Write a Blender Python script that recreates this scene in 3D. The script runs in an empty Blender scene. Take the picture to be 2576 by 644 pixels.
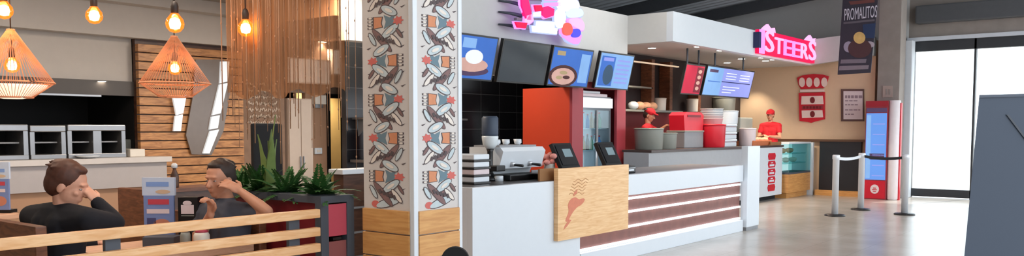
import bpy, bmesh, math, random
from mathutils import Vector, Matrix, Euler
random.seed(7)
C = bpy.context.scene.collection
SC = bpy.context.scene
PI = math.pi
V = Vector

# ------------------------------------------------------------------ camera
F = 2100.0; CX = 1288.0; PITCH = math.radians(3.6); CAMH = 1.5; HOR = 325.0
CYP = HOR + F * math.tan(PITCH)
TH = math.radians(38.4)
c_, s_ = math.cos(TH), math.sin(TH)
cp, sp = math.cos(PITCH), math.sin(PITCH)
RT = V((s_, -c_, 0)); FH = V((c_, s_, 0))
FW = V((c_ * cp, s_ * cp, -sp)); UP = V((c_ * sp, s_ * sp, cp))
UZ = V((0, 0, 1)); UX = V((1, 0, 0)); UY = V((0, 1, 0))
cam_d = bpy.data.cameras.new('camera')
cam = bpy.data.objects.new('camera', cam_d); C.objects.link(cam)
cam.matrix_world = Matrix(((RT.x, UP.x, -FW.x, 0), (RT.y, UP.y, -FW.y, 0), (RT.z, UP.z, -FW.z, CAMH), (0, 0, 0, 1)))
cam_d.sensor_width = 36; cam_d.lens = 36 * F / 2576
cam_d.shift_y = (CYP - 322) / 2576
cam_d.clip_start = .05; cam_d.clip_end = 300
SC.camera = cam

def at(x, y, X=None, Y=None, Z=None, D=None):
    """point of the place seen in direction (x, y) on the plane X=, Y=, Z= or at depth D"""
    r = FW + RT * ((x - CX) / F) + UP * ((CYP - y) / F)
    if X is not None: t = X / r.x
    elif Y is not None: t = Y / r.y
    elif Z is not None: t = (Z - CAMH) / r.z
    else: t = D / (r.x * c_ + r.y * s_)
    return V((r.x * t, r.y * t, CAMH + r.z * t))

# ------------------------------------------------------------------ materials
def lin(c):
    def f(u):
        u /= 255.0
        return u / 12.92 if u <= .04045 else ((u + .055) / 1.055) ** 2.4
    return (f(c[0]), f(c[1]), f(c[2]), 1)

def M(name, rgb, rough=.5, metal=0, var=.06, scale=12, emit=None, alpha=None, trans=0, bump=0, basek=1):
    m = bpy.data.materials.new(name); m.use_nodes = True
    nt = m.node_tree; b = nt.nodes['Principled BSDF']
    tc = nt.nodes.new('ShaderNodeTexCoord')
    n = nt.nodes.new('ShaderNodeTexNoise'); n.inputs['Scale'].default_value = scale; n.inputs['Detail'].default_value = 4
    nt.links.new(tc.outputs['Object'], n.inputs['Vector'])
    mx = nt.nodes.new('ShaderNodeMix'); mx.data_type = 'RGBA'
    col = lin(rgb)
    mx.inputs[6].default_value = [min(1, k * (1 + var)) for k in col[:3]] + [1]
    mx.inputs[7].default_value = [k * (1 - var) for k in col[:3]] + [1]
    nt.links.new(n.outputs['Fac'], mx.inputs[0])
    if basek < 1: b.inputs['Base Color'].default_value = [k * basek for k in col[:3]] + [1]; b.inputs['Specular IOR Level'].default_value = .2
    else: nt.links.new(mx.outputs[2], b.inputs['Base Color'])
    b.inputs['Roughness'].default_value = rough; b.inputs['Metallic'].default_value = metal
    if emit:
        nt.links.new(mx.outputs[2], b.inputs['Emission Color']); b.inputs['Emission Strength'].default_value = emit
    if trans:
        b.inputs['Transmission Weight'].default_value = trans; b.inputs['IOR'].default_value = 1.45
    if alpha is not None: b.inputs['Alpha'].default_value = alpha
    if bump:
        bp = nt.nodes.new('ShaderNodeBump'); bp.inputs['Strength'].default_value = bump; bp.inputs['Distance'].default_value = .01
        nt.links.new(n.outputs['Fac'], bp.inputs['Height']); nt.links.new(bp.outputs[0], b.inputs['Normal'])
    return m

def wood(name, a, b_, scale=(1, 1, 14), rough=.45, dist=3):
    m = bpy.data.materials.new(name); m.use_nodes = True
    nt = m.node_tree; b = nt.nodes['Principled BSDF']
    tc = nt.nodes.new('ShaderNodeTexCoord'); mp = nt.nodes.new('ShaderNodeMapping'); mp.inputs['Scale'].default_value = scale
    n = nt.nodes.new('ShaderNodeTexNoise'); n.inputs['Scale'].default_value = 2; n.inputs['Detail'].default_value = 6; n.inputs['Distortion'].default_value = dist * .3
    r = nt.nodes.new('ShaderNodeValToRGB'); r.color_ramp.elements[0].position = .35; r.color_ramp.elements[1].position = .65
    r.color_ramp.elements[0].color = lin(a); r.color_ramp.elements[1].color = lin(b_)
    nt.links.new(tc.outputs['Object'], mp.inputs[0]); nt.links.new(mp.outputs[0], n.inputs['Vector'])
    nt.links.new(n.outputs['Fac'], r.inputs[0]); nt.links.new(r.outputs[0], b.inputs['Base Color'])
    b.inputs['Roughness'].default_value = rough
    return m

m_white = M('white_laminate', (216, 222, 228), .35, var=.02)
m_wallwhite = M('painted_plaster', (204, 204, 202), .8, var=.03)
m_wallgrey = M('grey_plaster', (186, 178, 170), .8, var=.05)
m_tan = M('tan_plaster', (222, 192, 160), .75, var=.03)
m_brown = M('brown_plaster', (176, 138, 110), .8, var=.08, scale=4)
m_roof = M('roof_sheet', (196, 200, 204), .6, var=.12, scale=3)
m_steelbeam = M('dark_steel', (74, 76, 80), .5, var=.1)
m_concrete = M('concrete', (146, 137, 131), .9, var=.18, scale=5, bump=.3)
m_black = M('black_plastic', (20, 20, 22), .35, var=.1)
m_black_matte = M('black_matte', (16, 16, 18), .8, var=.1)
m_blacktile = M('black_tile', (22, 22, 26), .2, var=.2, scale=6)
m_darkgrey = M('dark_grey_panel', (72, 78, 88), .6, var=.04, scale=4)
m_slate = M('slate_grey_paint', (56, 69, 88), .55, var=.03, scale=3)
m_steel = M('stainless_steel', (150, 150, 152), .35, .8, var=.08)
m_steel2 = M('satin_steel', (140, 141, 144), .5, .3, var=.08)
m_post = M('satin_white_post', (226, 229, 234), .3, .15, var=.03)
m_chrome = M('brushed_chrome', (205, 208, 212), .3, .5, var=.04)
m_warmlit = M('warm_lit_red_panel', (206, 66, 34), .5, var=.05, scale=3)  # red panel with warm light put into the colour
m_burg = M('burgundy_panel', (158, 54, 64), .5, var=.05)
m_red = M('red_plastic', (206, 28, 48), .4, var=.05)
m_redcloth = M('red_cloth', (190, 18, 34), .8, var=.1)
m_darkred = M('dark_red_panel', (120, 22, 32), .5, var=.1)
m_pinkred = M('rose_red_panel', (196, 74, 92), .55, var=.05)
m_brick = M('dull_red_panel', (146, 82, 80), .6, var=.08)
m_oak = wood('pale_oak', (226, 176, 122), (242, 202, 152), (2, 2, 22))
m_rail = wood('rail_timber', (226, 168, 112), (242, 196, 146), (3, 20, 20))
m_base = wood('honey_timber', (196, 138, 76), (216, 162, 98), (2, 2, 22))
m_slat = wood('slat_timber', (150, 100, 58), (196, 140, 86), (3, 3, 16))
m_walnut = wood('walnut', (92, 54, 34), (126, 78, 52), (4, 4, 20))
m_darkwood = wood('dark_brown_wood', (62, 38, 28), (92, 60, 44), (2, 2, 12))
m_brownpanel = M('rust_brown_cladding', (122, 78, 70), .55, var=.35, scale=7)
m_card = M('brown_cardboard', (146, 104, 66), .8, var=.06)
m_led = M('led_strip', (240, 248, 255), .5, var=0, emit=1.6)
m_glass = M('clear_glass', (240, 250, 250), .03, var=0, trans=1)
def thin_glass(name, tint, mixv=.12, glow=None, gs=0):
    m = bpy.data.materials.new(name); m.use_nodes = True; nt = m.node_tree
    for n in list(nt.nodes):
        if n.type != 'OUTPUT_MATERIAL': nt.nodes.remove(n)
    out = [n for n in nt.nodes if n.type == 'OUTPUT_MATERIAL'][0]
    t = nt.nodes.new('ShaderNodeBsdfTransparent'); g = nt.nodes.new('ShaderNodeBsdfGlossy'); mx = nt.nodes.new('ShaderNodeMixShader')
    t.inputs[0].default_value = lin(tint); g.inputs['Roughness'].default_value = .05; mx.inputs[0].default_value = mixv
    nt.links.new(t.outputs[0], mx.inputs[1]); nt.links.new(g.outputs[0], mx.inputs[2]); nt.links.new(mx.outputs[0], out.inputs[0])
    if glow:
        e = nt.nodes.new('ShaderNodeEmission'); e.inputs[0].default_value = lin(glow); e.inputs[1].default_value = gs; ad = nt.nodes.new('ShaderNodeAddShader')
        nt.links.new(mx.outputs[0], ad.inputs[0]); nt.links.new(e.outputs[0], ad.inputs[1]); nt.links.new(ad.outputs[0], out.inputs[0])
    return m
m_pane = thin_glass('window_glass', (250, 253, 253), .06)
m_caseglass = thin_glass('display_glass', (214, 240, 240), .12)
m_fridgeglass = thin_glass('fridge_glass', (225, 240, 245), .08)
m_skin = M('skin', (214, 158, 132), .55, var=.08, scale=20)
m_skin2 = M('warm_skin', (196, 140, 112), .55, var=.08, scale=20)
m_hairb = M('auburn_hair', (78, 42, 28), .6, var=.4, scale=40)
m_haird = M('dark_hair', (46, 32, 26), .6, var=.4, scale=40)
m_navy = M('black_jersey', (22, 22, 30), .9, var=.2, scale=30)
m_greytop = M('slate_tshirt', (70, 74, 86), .9, var=.1, scale=30)
m_denim = M('dark_trousers', (36, 38, 50), .9, var=.1)
m_bulb = M('bulb_glow', (255, 190, 110), .3, var=0, emit=7)
m_filament = M('filament_glow', (255, 235, 190), .3, var=0, emit=22)
m_bulbglass = thin_glass('amber_glass', (255, 190, 120), .08, (255, 120, 40), .55)
m_wire = M('copper_rope', (236, 160, 116), .6, var=.1)
m_cord = M('dark_cord', (48, 36, 30), .6)
m_string = M('bronze_bead_string', (176, 134, 104), .6, var=.2, scale=8)
m_down = M('downlight_glow', (255, 244, 226), .4, var=0, emit=14)
m_lightbox = M('white_lightbox', (206, 216, 226), .5, var=.03, emit=.22)
m_leaf = M('green_leaf', (52, 98, 44), .6, var=.45, scale=14)
m_leaf2 = M('pale_green_leaf', (116, 138, 74), .6, var=.3, scale=14)
m_soil = M('potting_soil', (52, 40, 32), .95, var=.4, scale=40)
m_pvc = M('cream_plastic', (226, 218, 206), .5, var=.04)
m_greyplas = M('grey_plastic', (138, 140, 132), .5, var=.06)
m_bread = M('bread_crust', (226, 172, 136), .7, var=.2, scale=20)
m_paper = M('printed_paper', (222, 206, 208), .7, var=.04)
m_tapewhite = M('pale_belt', (226, 230, 234), .7)

def E(name, rgb, s=1.0, var=.12, scale=5): return M(name, rgb, .6, var=var, scale=scale, emit=s * .62, basek=.12)
e_blue = E('screen_blue', (70, 120, 210), .75, .25, 3); e_ltblue = E('screen_light_blue', (140, 185, 240), .8)
e_lav = E('screen_lavender', (150, 160, 235), .85, .1, 2); e_navy = E('screen_navy', (44, 48, 110), .5)
e_purple = E('screen_purple', (96, 76, 110), .6); e_peach = E('screen_peach', (228, 182, 170), .7, .2)
e_brown = E('screen_brown', (92, 58, 58), .6); e_gold = E('screen_gold', (190, 170, 130), .7); e_red = E('screen_red', (214, 44, 78), .7)
e_white = E('screen_white', (235, 240, 255), .9); e_teal = E('screen_teal', (70, 100, 130), .6); e_dred = E('screen_dark_red', (150, 50, 70), .5)
n_pink = E('neon_pink', (255, 30, 110), 1.2, 0); n_hot = E('neon_red', (235, 20, 80), 1.0, 0); n_lilac = E('neon_lilac', (225, 150, 255), 1.1, 0)
n_white = E('neon_white', (245, 250, 255), 1.6, 0); n_blue = E('neon_blue', (80, 80, 235), 1.1, 0); n_orange = E('neon_orange', (255, 95, 85), 1.1, 0)
n_ltblue = E('neon_light_blue', (176, 190, 255), 1.0, 0)
n_pale = E('neon_pale_pink', (255, 175, 230), 1.2, 0)

# ------------------------------------------------------------------ mesh builder
class MB:
    def __init__(s): s.v = []; s.f = []; s.m = []; s.sm = []; s.mats = []
    def mi(s, mat):
        if mat not in s.mats: s.mats.append(mat)
        return s.mats.index(mat)
    def add(s, vs, fs, mat, smooth=False):
        o = len(s.v); k = s.mi(mat)
        s.v += [V(p) for p in vs]
        for f in fs: s.f.append([o + i for i in f]); s.m.append(k); s.sm.append(smooth)
        return s
    def box(s, a, b, mat, bev=0.0):
        x0, x1 = sorted((a[0], b[0])); y0, y1 = sorted((a[1], b[1])); z0, z1 = sorted((a[2], b[2]))
        if bev <= 0:
            vs = [(x, y, z) for z in (z0, z1) for y in (y0, y1) for x in (x0, x1)]
            return s.add(vs, [(0, 2, 3, 1), (4, 5, 7, 6), (0, 1, 5, 4), (2, 6, 7, 3), (0, 4, 6, 2), (1, 3, 7, 5)], mat)
        bm = bmesh.new(); bmesh.ops.create_cube(bm, size=1)
        for q in bm.verts: q.co = V(((x0 + x1) / 2 + q.co.x * (x1 - x0), (y0 + y1) / 2 + q.co.y * (y1 - y0), (z0 + z1) / 2 + q.co.z * (z1 - z0)))
        bmesh.ops.bevel(bm, geom=bm.edges[:], offset=min(bev, .45 * min(x1 - x0, y1 - y0, z1 - z0)), segments=2, affect='EDGES', profile=.6)
        bm.verts.index_update()
        s.add([q.co.copy() for q in bm.verts], [[q.index for q in f.verts] for f in bm.faces], mat); bm.free(); return s
    def slab(s, pts, vec, mat, smooth=False):
        """polygon pts (world) extruded by vec"""
        pts = [V(p) for p in pts]; n = len(pts); vec = V(vec)
        nrm = V((0, 0, 0))
        for i in range(n): nrm += pts[i].cross(pts[(i + 1) % n])
        if nrm.dot(vec) > 0: pts = pts[::-1]
        vs = pts + [p + vec for p in pts]
        fs = [list(range(n)), [2 * n - 1 - i for i in range(n)]]
        fs += [[(i + 1) % n, i, n + i, n + (i + 1) % n] for i in range(n)]
        return s.add(vs, fs, mat, smooth)
    def tube(s, pts, rad, mat, seg=8, caps=True):
        pts = [V(p) for p in pts]
        if not isinstance(rad, (list, tuple)): rad = [rad] * len(pts)
        vs = []; fs = []; ref = None
        for i, p in enumerate(pts):
            d = (pts[min(i + 1, len(pts) - 1)] - pts[max(i - 1, 0)])
            d = d.normalized() if d.length > 1e-9 else UZ
            if ref is None: ref = UX if abs(d.x) < .8 else UY
            a = d.cross(ref)
            if a.length < 1e-4: a = d.orthogonal()
            a.normalize(); b = d.cross(a).normalized(); ref = -d.cross(a).cross(d) if False else ref
            for k in range(seg):
                t = 2 * PI * k / seg; vs.append(p + (a * math.cos(t) + b * math.sin(t)) * rad[i])
        for i in range(len(pts) - 1):
            for k in range(seg):
                fs.append((i * seg + k, i * seg + (k + 1) % seg, (i + 1) * seg + (k + 1) % seg, (i + 1) * seg + k))
        if caps: fs += [list(range(seg))[::-1], [(len(pts) - 1) * seg + k for k in range(seg)]]
        return s.add(vs, fs, mat, True)
    def lathe(s, c, prof, mat, seg=20, axis=None, smooth=True):
        """prof: list of (r, h) from bottom to top around axis through c"""
        ax = V(axis).normalized() if axis else UZ
        a = ax.orthogonal().normalized() if axis else UX; b = ax.cross(a); c = V(c)
        vs = []; fs = []
        for r, h in prof:
            for k in range(seg):
                t = 2 * PI * k / seg; vs.append(c + ax * h + (a * math.cos(t) + b * math.sin(t)) * max(r, 1e-4))
        n = len(prof)
        for i in range(n - 1):
            for k in range(seg): fs.append((i * seg + k, i * seg + (k + 1) % seg, (i + 1) * seg + (k + 1) % seg, (i + 1) * seg + k))
        fs += [list(range(seg))[::-1], [(n - 1) * seg + k for k in range(seg)]]
        return s.add(vs, fs, mat, smooth)
    def ell(s, c, r, mat, rot=None, seg=16, rings=10):
        c = V(c); vs = []; fs = []
        R = rot if rot is not None else Matrix.Identity(3)
        for i in range(rings + 1):
            ph = PI * i / rings
            for k in range(seg):
                t = 2 * PI * k / seg
                vs.append(c + R @ V((r[0] * math.sin(ph) * math.cos(t), r[1] * math.sin(ph) * math.sin(t), -r[2] * math.cos(ph))))
        for i in range(rings):
            for k in range(seg): fs.append((i * seg + k, i * seg + (k + 1) % seg, (i + 1) * seg + (k + 1) % seg, (i + 1) * seg + k))
        return s.add(vs, fs, mat, True)
    def cap(s, p0, r0, p1, r1, mat, seg=14):
        """tapered capsule"""
        p0 = V(p0); p1 = V(p1); d = (p1 - p0); L = d.length; d = d / L if L > 0 else UZ
        pts = []; rs = []
        for i in range(5):
            a = PI / 2 * (1 - i / 4); pts.append(p0 - d * r0 * math.sin(a)); rs.append(max(1e-4, r0 * math.cos(a)))
        for i in range(5):
            a = PI / 2 * i / 4; pts.append(p1 + d * r1 * math.sin(a)); rs.append(max(1e-4, r1 * math.cos(a)))
        return s.tube(pts, rs, mat, seg)
    def chain(s, pts, rs, mat):
        for i in range(len(pts) - 1): s.cap(pts[i], rs[i], pts[i + 1], rs[i + 1], mat)
        return s
    def build(s, name, parent=None, voxel=None, smoothit=0, kind=None):
        me = bpy.data.meshes.new(name)
        org = V((0, 0, 0))
        if parent is not None: org = V(ABS[parent.name])
        me.from_pydata([p - org for p in s.v], [], s.f)
        for m in s.mats: me.materials.append(m)
        me.polygons.foreach_set('material_index', s.m); me.polygons.foreach_set('use_smooth', s.sm)
        me.update()
        bm = bmesh.new(); bm.from_mesh(me); bmesh.ops.remove_doubles(bm, verts=bm.verts[:], dist=2e-5) if voxel else None
        bmesh.ops.recalc_face_normals(bm, faces=bm.faces[:]); bm.to_mesh(me); bm.free()
        o = bpy.data.objects.new(name, me); C.objects.link(o)
        ABS[o.name] = tuple(org)
        if voxel:
            md = o.modifiers.new('r', 'REMESH'); md.mode = 'VOXEL'; md.voxel_size = voxel; md.use_smooth_shade = True
            if smoothit:
                sm = o.modifiers.new('s', 'SMOOTH'); sm.iterations = smoothit; sm.factor = .5
            dg = bpy.context.evaluated_depsgraph_get(); dg.update()
            nm = bpy.data.meshes.new_from_object(o.evaluated_get(dg)); o.modifiers.clear(); o.data = nm
            nm.materials.clear(); nm.materials.append(s.mats[0])
            for p in nm.polygons: p.use_smooth = True; p.material_index = 0
        if parent is not None: o.parent = parent
        if kind: o['kind'] = kind
        return o
ABS = {}
def tag(o, label, cat, group=None, kind=None):
    o['label'] = label; o['category'] = cat
    if group: o['group'] = group
    if kind: o['kind'] = kind
    return o
def thing(name, label, cat, loc, group=None):
    o = bpy.data.objects.new(name, None); C.objects.link(o); o.location = loc; o.empty_display_size = .1
    ABS[o.name] = tuple(loc)
    return tag(o, label, cat, group)
def single(mb, name, label, cat, group=None):
    """a thing that is one mesh: origin moved to its base"""
    lo = V((min(p.x for p in mb.v), min(p.y for p in mb.v), min(p.z for p in mb.v))); hi = V((max(p.x for p in mb.v), max(p.y for p in mb.v), 0))
    base = V(((lo.x + hi.x) / 2, (lo.y + hi.y) / 2, lo.z))
    mb.v = [p - base for p in mb.v]
    o = mb.build(name); o.location = base
    return tag(o, label, cat, group)
def struct(mb, name, parent=None):
    o = mb.build(name, parent)
    if parent is None: o['kind'] = 'structure'
    return o
def dup(root, loc, label, group=None):
    r = root.copy(); C.objects.link(r); r.location = loc; r['label'] = label
    if group: r['group'] = group
    for ch in list(root.children):
        k = ch.copy(); C.objects.link(k); k.parent = r
        for g in ch.children:
            d = g.copy(); C.objects.link(d); d.parent = k
    return r
def text_mesh(txt, mat, o, xd, ud, W, Hh, depth, mb, nrm=None):
    """lettering laid from corner o along xd / ud, W x Hh, added to mb"""
    cu = bpy.data.curves.new('t', 'FONT'); cu.body = txt; cu.size = 1; cu.extrude = .5; cu.resolution_u = 3
    ob = bpy.data.objects.new('t', cu); C.objects.link(ob)
    dg = bpy.context.evaluated_depsgraph_get(); dg.update()
    me = bpy.data.meshes.new_from_object(ob.evaluated_get(dg))
    xs = [v.co.x for v in me.vertices]; ys = [v.co.y for v in me.vertices]
    x0, x1, y0, y1 = min(xs), max(xs), min(ys), max(ys)
    xd = V(xd).normalized(); ud = V(ud).normalized(); n = xd.cross(ud).normalized(); o = V(o)
    vs = [o + xd * ((v.co.x - x0) / (x1 - x0) * W) + ud * ((v.co.y - y0) / (y1 - y0) * Hh) + n * (v.co.z * depth) for v in me.vertices]
    mb.add(vs, [list(p.vertices) for p in me.polygons], mat)
    bpy.data.objects.remove(ob); bpy.data.meshes.remove(me); bpy.data.curves.remove(cu)
    return mb
def pp(pts, **k): return [at(x, y, **k) for x, y in pts]
def chaikin(pts, it=2):
    for _ in range(it):
        q = []
        for i in range(len(pts)):
            a, b = pts[i], pts[(i + 1) % len(pts)]
            q += [(a[0] * .75 + b[0] * .25, a[1] * .75 + b[1] * .25), (a[0] * .25 + b[0] * .75, a[1] * .25 + b[1] * .75)]
        pts = q
    return pts
# flat shapes on a plane given by origin, u, v (for printed artwork with a little relief)
class Pl:
    def __init__(s, o, u, v, n): s.o = V(o); s.u = V(u); s.v = V(v); s.n = V(n)
    def p(s, a, b, h=0): return s.o + s.u * a + s.v * b + s.n * h
    def poly(s, mb, pts, h, mat, t=.0008): mb.slab([s.p(a, b, h) for a, b in pts], s.n * t, mat)
    def rect(s, mb, a0, b0, a1, b1, h, mat): s.poly(mb, [(a0, b0), (a1, b0), (a1, b1), (a0, b1)], h, mat)
    def oval(s, mb, a, b, ra, rb, rot, h, mat, n=14):
        cr, sr = math.cos(rot), math.sin(rot)
        s.poly(mb, [(a + ra * math.cos(2 * PI * k / n) * cr - rb * math.sin(2 * PI * k / n) * sr, b + ra * math.cos(2 * PI * k / n) * sr + rb * math.sin(2 * PI * k / n) * cr) for k in range(n)], h, mat)

# ------------------------------------------------------------------ setting
# floor (polished tile)
def floor_mat():
    m = bpy.data.materials.new('polished_floor_tile'); m.use_nodes = True; nt = m.node_tree; b = nt.nodes['Principled BSDF']
    tc = nt.nodes.new('ShaderNodeTexCoord'); n = nt.nodes.new('ShaderNodeTexNoise'); n.inputs['Scale'].default_value = 1.2; n.inputs['Detail'].default_value = 8
    br = nt.nodes.new('ShaderNodeTexBrick'); br.offset = 0; br.inputs['Scale'].default_value = 1; br.inputs['Brick Width'].default_value = .6; br.inputs['Row Height'].default_value = .6; br.inputs['Mortar Size'].default_value = .004
    r = nt.nodes.new('ShaderNodeValToRGB'); r.color_ramp.elements[0].color = lin((170, 162, 152)); r.color_ramp.elements[1].color = lin((194, 186, 176))
    r.color_ramp.elements[0].position = .3; r.color_ramp.elements[1].position = .7
    mx = nt.nodes.new('ShaderNodeMix'); mx.data_type = 'RGBA'; mx.inputs[7].default_value = lin((162, 155, 147))
    nt.links.new(tc.outputs['Object'], n.inputs['Vector']); nt.links.new(tc.outputs['Object'], br.inputs['Vector'])
    nt.links.new(n.outputs['Fac'], r.inputs[0]); nt.links.new(r.outputs[0], mx.inputs[6]); nt.links.new(br.outputs['Fac'], mx.inputs[0])
    nt.links.new(mx.outputs[2], b.inputs['Base Color']); b.inputs['Roughness'].default_value = .24; b.inputs['Specular IOR Level'].default_value = .6
    return m
struct(MB().box((-4, -6, -.1), (20.2, 11.2, 0), floor_mat()), 'floor')
m_pave = M('sunlit_paving', (214, 208, 200), .9, var=.08, scale=2)
struct(MB().box((20.2, -30, -.12), (90, 50, -.02), m_pave), 'ground')
# roof: corrugated sheet sloping down to the back, on steel beams
mb = MB()
def roofz(y): return 4.95 - .11 * (y - 4)
ys = -3.0; pts = []
n = 0
X0, X1 = -2.0, 20.2
k = 0
xx = X0
prof = []
while xx < X1:
    prof += [(xx, 0), (xx + .12, 0), (xx + .15, .04), (xx + .27, .04)]; xx += .30
vs = []; fs = []
for (x, dz) in prof:
    for y in (-3.0, 11.2): vs.append((x, y, roofz(y) + dz))
for i in range(len(prof) - 1): fs.append((2 * i, 2 * i + 1, 2 * i + 3, 2 * i + 2))
mb.add(vs, fs, m_roof)
struct(mb, 'ceiling_roof')
mb = MB()
for x in (14.0, 16.6, 19.1):
    for h0, h1 in ((.02, .26),):
        mb.slab([(x, -3, roofz(-3) - h1), (x, 11, roofz(11) - h1), (x, 11, roofz(11) - h0), (x, -3, roofz(-3) - h0)], (.14, 0, 0), m_steelbeam)
struct(mb, 'trim_1')
struct(MB().box((-1.6, 11.0, 0), (20.2, 11.2, 4.6), M('dark_wall', (70, 66, 66), .8)), 'wall_back')
struct(MB().box((-1.8, -6, 0), (-1.6, 11.2, 5.2), m_wallgrey), 'light_block_left')  # unseen wall, added to keep daylight off the left side
# end wall with the exit (plane X = 20)
mb = MB()
mb.box((20, 4.68, 0), (20.2, 11.0, 4.7), m_wallwhite)
mb.box((20, -3, 3.43), (20.2, 4.68, 5.5), m_concrete)
struct(mb, 'wall_end')
mb = MB()                                                # dark duct and white trim above the doors
mb.box((19.7, -3, 3.78), (19.99, 4.5, 4.16), m_steelbeam, .03)
struct(mb, 'trim_2')
struct(MB().box((19.93, -3, 3.42), (20.0, 4.7, 3.50), M('pale_header_trim', (196, 200, 208), .5)), 'trim_3')
mb = MB(); mb.box((19.9, 4.60, 0), (20.1, 4.70, 3.43), M('grey_door_jamb', (205, 208, 212), .5), .01)
struct(mb, 'trim_4')
# exit doors: frame, panes
mb = MB()
mf = M('door_frame', (58, 60, 64), .45, .3)
mb.box((20.02, -2.9, 3.2), (20.16, 4.6, 3.43), mf); mb.box((20.02, -2.9, .02), (20.16, 4.6, .19), mf)
for y in (4.575, 3.37, -2.9): mb.box((20.02, y - .02, .0), (20.16, y + .02, 3.43), mf)
door = struct(mb, 'door_1')
for a, b in ((3.39, 4.55), (2.36, 3.35), (1.2, 2.3), (-2.85, 1.1)):
    struct(MB().box((20.08, a, .19), (20.09, b, 3.2), m_pane), 'door_pane', door)
# concrete column at the end wall, pale pillar beside the exit
mb = MB(); mb.box((19.15, at(2263, 200, X=19.15).y, 0), (19.6, at(2207, 200, X=19.15).y, 4.85), m_concrete, .01); struct(mb, 'pillar_1')
mb = MB(); mb.box((19.62, at(2290, 300, X=19.62).y, 0), (19.88, at(2264, 300, X=19.62).y, 3.42), M('pale_pillar', (196, 200, 206), .6), .02); struct(mb, 'pillar_2')
# left dining zone: ceiling, beam, hood, back wall
struct(MB().box((-1.6, 4.15, 3.06), (6.25, 11, 3.12), M('dim_ceiling', (150, 142, 134), .8)), 'ceiling_dining')
mb = MB(); mb.box((-1.6, 9.5, 2.56), (6.25, 9.66, 2.92), m_wallgrey); mb.box((-1.6, 9.3, 2.92), (6.25, 9.66, 3.06), m_wallgrey)
struct(mb, 'wall_beam')
mb = MB(); mb.box((-1.6, 9.7, 2.04), (5.02, 9.85, 3.06), m_wallgrey); struct(mb, 'wall_kitchen')
mb = MB(); mb.box((-1.6, 9.66, 1.89), (5.0, 9.74, 2.06), M('dark_hood', (72, 64, 58), .5)); mb.box((-1.6, 9.64, 1.87), (4.6, 9.74, 1.89), m_steel)
struct(mb, 'trim_6')
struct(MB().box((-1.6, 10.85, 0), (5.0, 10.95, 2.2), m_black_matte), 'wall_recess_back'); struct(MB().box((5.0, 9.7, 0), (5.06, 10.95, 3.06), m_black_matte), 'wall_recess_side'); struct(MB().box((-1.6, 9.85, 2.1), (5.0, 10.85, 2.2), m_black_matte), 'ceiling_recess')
# brown low ceiling beyond the bead curtain
mb = MB(); mb.box((6.25, 7.46, 2.78), (8.0, 11, 2.84), m_brown); mb.box((6.2, 7.46, 2.78), (6.25, 9.3, 3.12), m_brown)
struct(mb, 'ceiling_passage')
# white bulkhead over the counter screens, soffit of the far counter
mb = MB(); mb.box((6.25, 7.3, 2.5), (7.3, 7.45, 3.41), m_wallwhite); mb.box((7.3, 7.3, 2.24), (12.35, 7.45, 3.41), m_wallwhite); mb.box((6.25, 7.45, 3.35), (12.35, 11, 3.41), m_wallwhite)
struct(mb, 'wall_bulkhead')
mb = MB()
mb.box((12.35, 6.45, 2.93), (19.0, 6.57, 3.41), M('white_fascia', (214, 220, 226), .6, var=.02))
mb.box((12.35, 6.57, 2.93), (12.47, 7.45, 3.41), m_wallwhite)
mb.box((12.47, 6.57, 2.96), (19.4, 11, 3.02), m_wallwhite); mb.box((12.47, 7.45, 3.35), (19.4, 11, 3.41), m_wallwhite)
struct(mb, 'ceiling_soffit')
mb = MB(); mb.slab([(18.9, 6.45, 2.94), (18.9, 6.45, 3.5), (19.2, 5.2, 3.62), (19.2, 5.2, 3.1)], (.2, .05, 0), m_wallwhite)
mb.box((19.1, 5.2, 3.1), (19.4, 6.6, 3.5), m_wallwhite)
struct(mb, 'wall_fascia')
# tan wall
mb = MB(); mb.box((19.4, 5.2, 0), (19.6, 11, 3.45), m_tan); struct(mb, 'wall_right')
mb = MB(); mb.box((19.28, 5.2, 1.22), (19.4, 8.4, 1.27), M('brown_ledge', (96, 66, 46), .5)); struct(mb, 'trim_5')
# black half wall under the ledge
mb = MB(); mb.box((19.3, 5.43, .12), (19.4, 6.34, 1.22), M('black_panel', (32, 32, 38), .4)); struct(mb, 'wall_panel')
mb = MB(); mb.box((19.2, 5.3, 0), (19.4, 6.4, .12), m_base); struct(mb, 'baseboard_right')
# dark brown wall of the far kitchen, black tiles of the near kitchen
mb = MB(); mb.box((12.2, 8.3, 0), (19.4, 8.4, 2.96), M('dark_brown_wall', (48, 36, 35), .7)); struct(mb, 'wall_kitchen_far')
mt = bpy.data.materials.new('black_gloss_tiles'); mt.use_nodes = True; nt = mt.node_tree; b = nt.nodes['Principled BSDF']
tc = nt.nodes.new('ShaderNodeTexCoord'); mp = nt.nodes.new('ShaderNodeMapping'); mp.inputs['Rotation'].default_value = (PI / 2, 0, 0)
br = nt.nodes.new('ShaderNodeTexBrick'); br.inputs['Scale'].default_value = 1; br.inputs['Brick Width'].default_value = .5; br.inputs['Row Height'].default_value = .3; br.inputs['Mortar Size'].default_value = .006; br.offset = 0
br.inputs['Color1'].default_value = lin((20, 20, 24)); br.inputs['Color2'].default_value = lin((26, 26, 30)); br.inputs['Mortar'].default_value = lin((70, 70, 72))
nt.links.new(tc.outputs['Object'], mp.inputs[0]); nt.links.new(mp.outputs[0], br.inputs['Vector']); nt.links.new(br.outputs['Color'], b.inputs['Base Color']); b.inputs['Roughness'].default_value = .25
mb = MB(); mb.box((8.0, 9.4, 0), (12.3, 9.5, 3.35), mt); struct(mb, 'wall_tiled')

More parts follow.
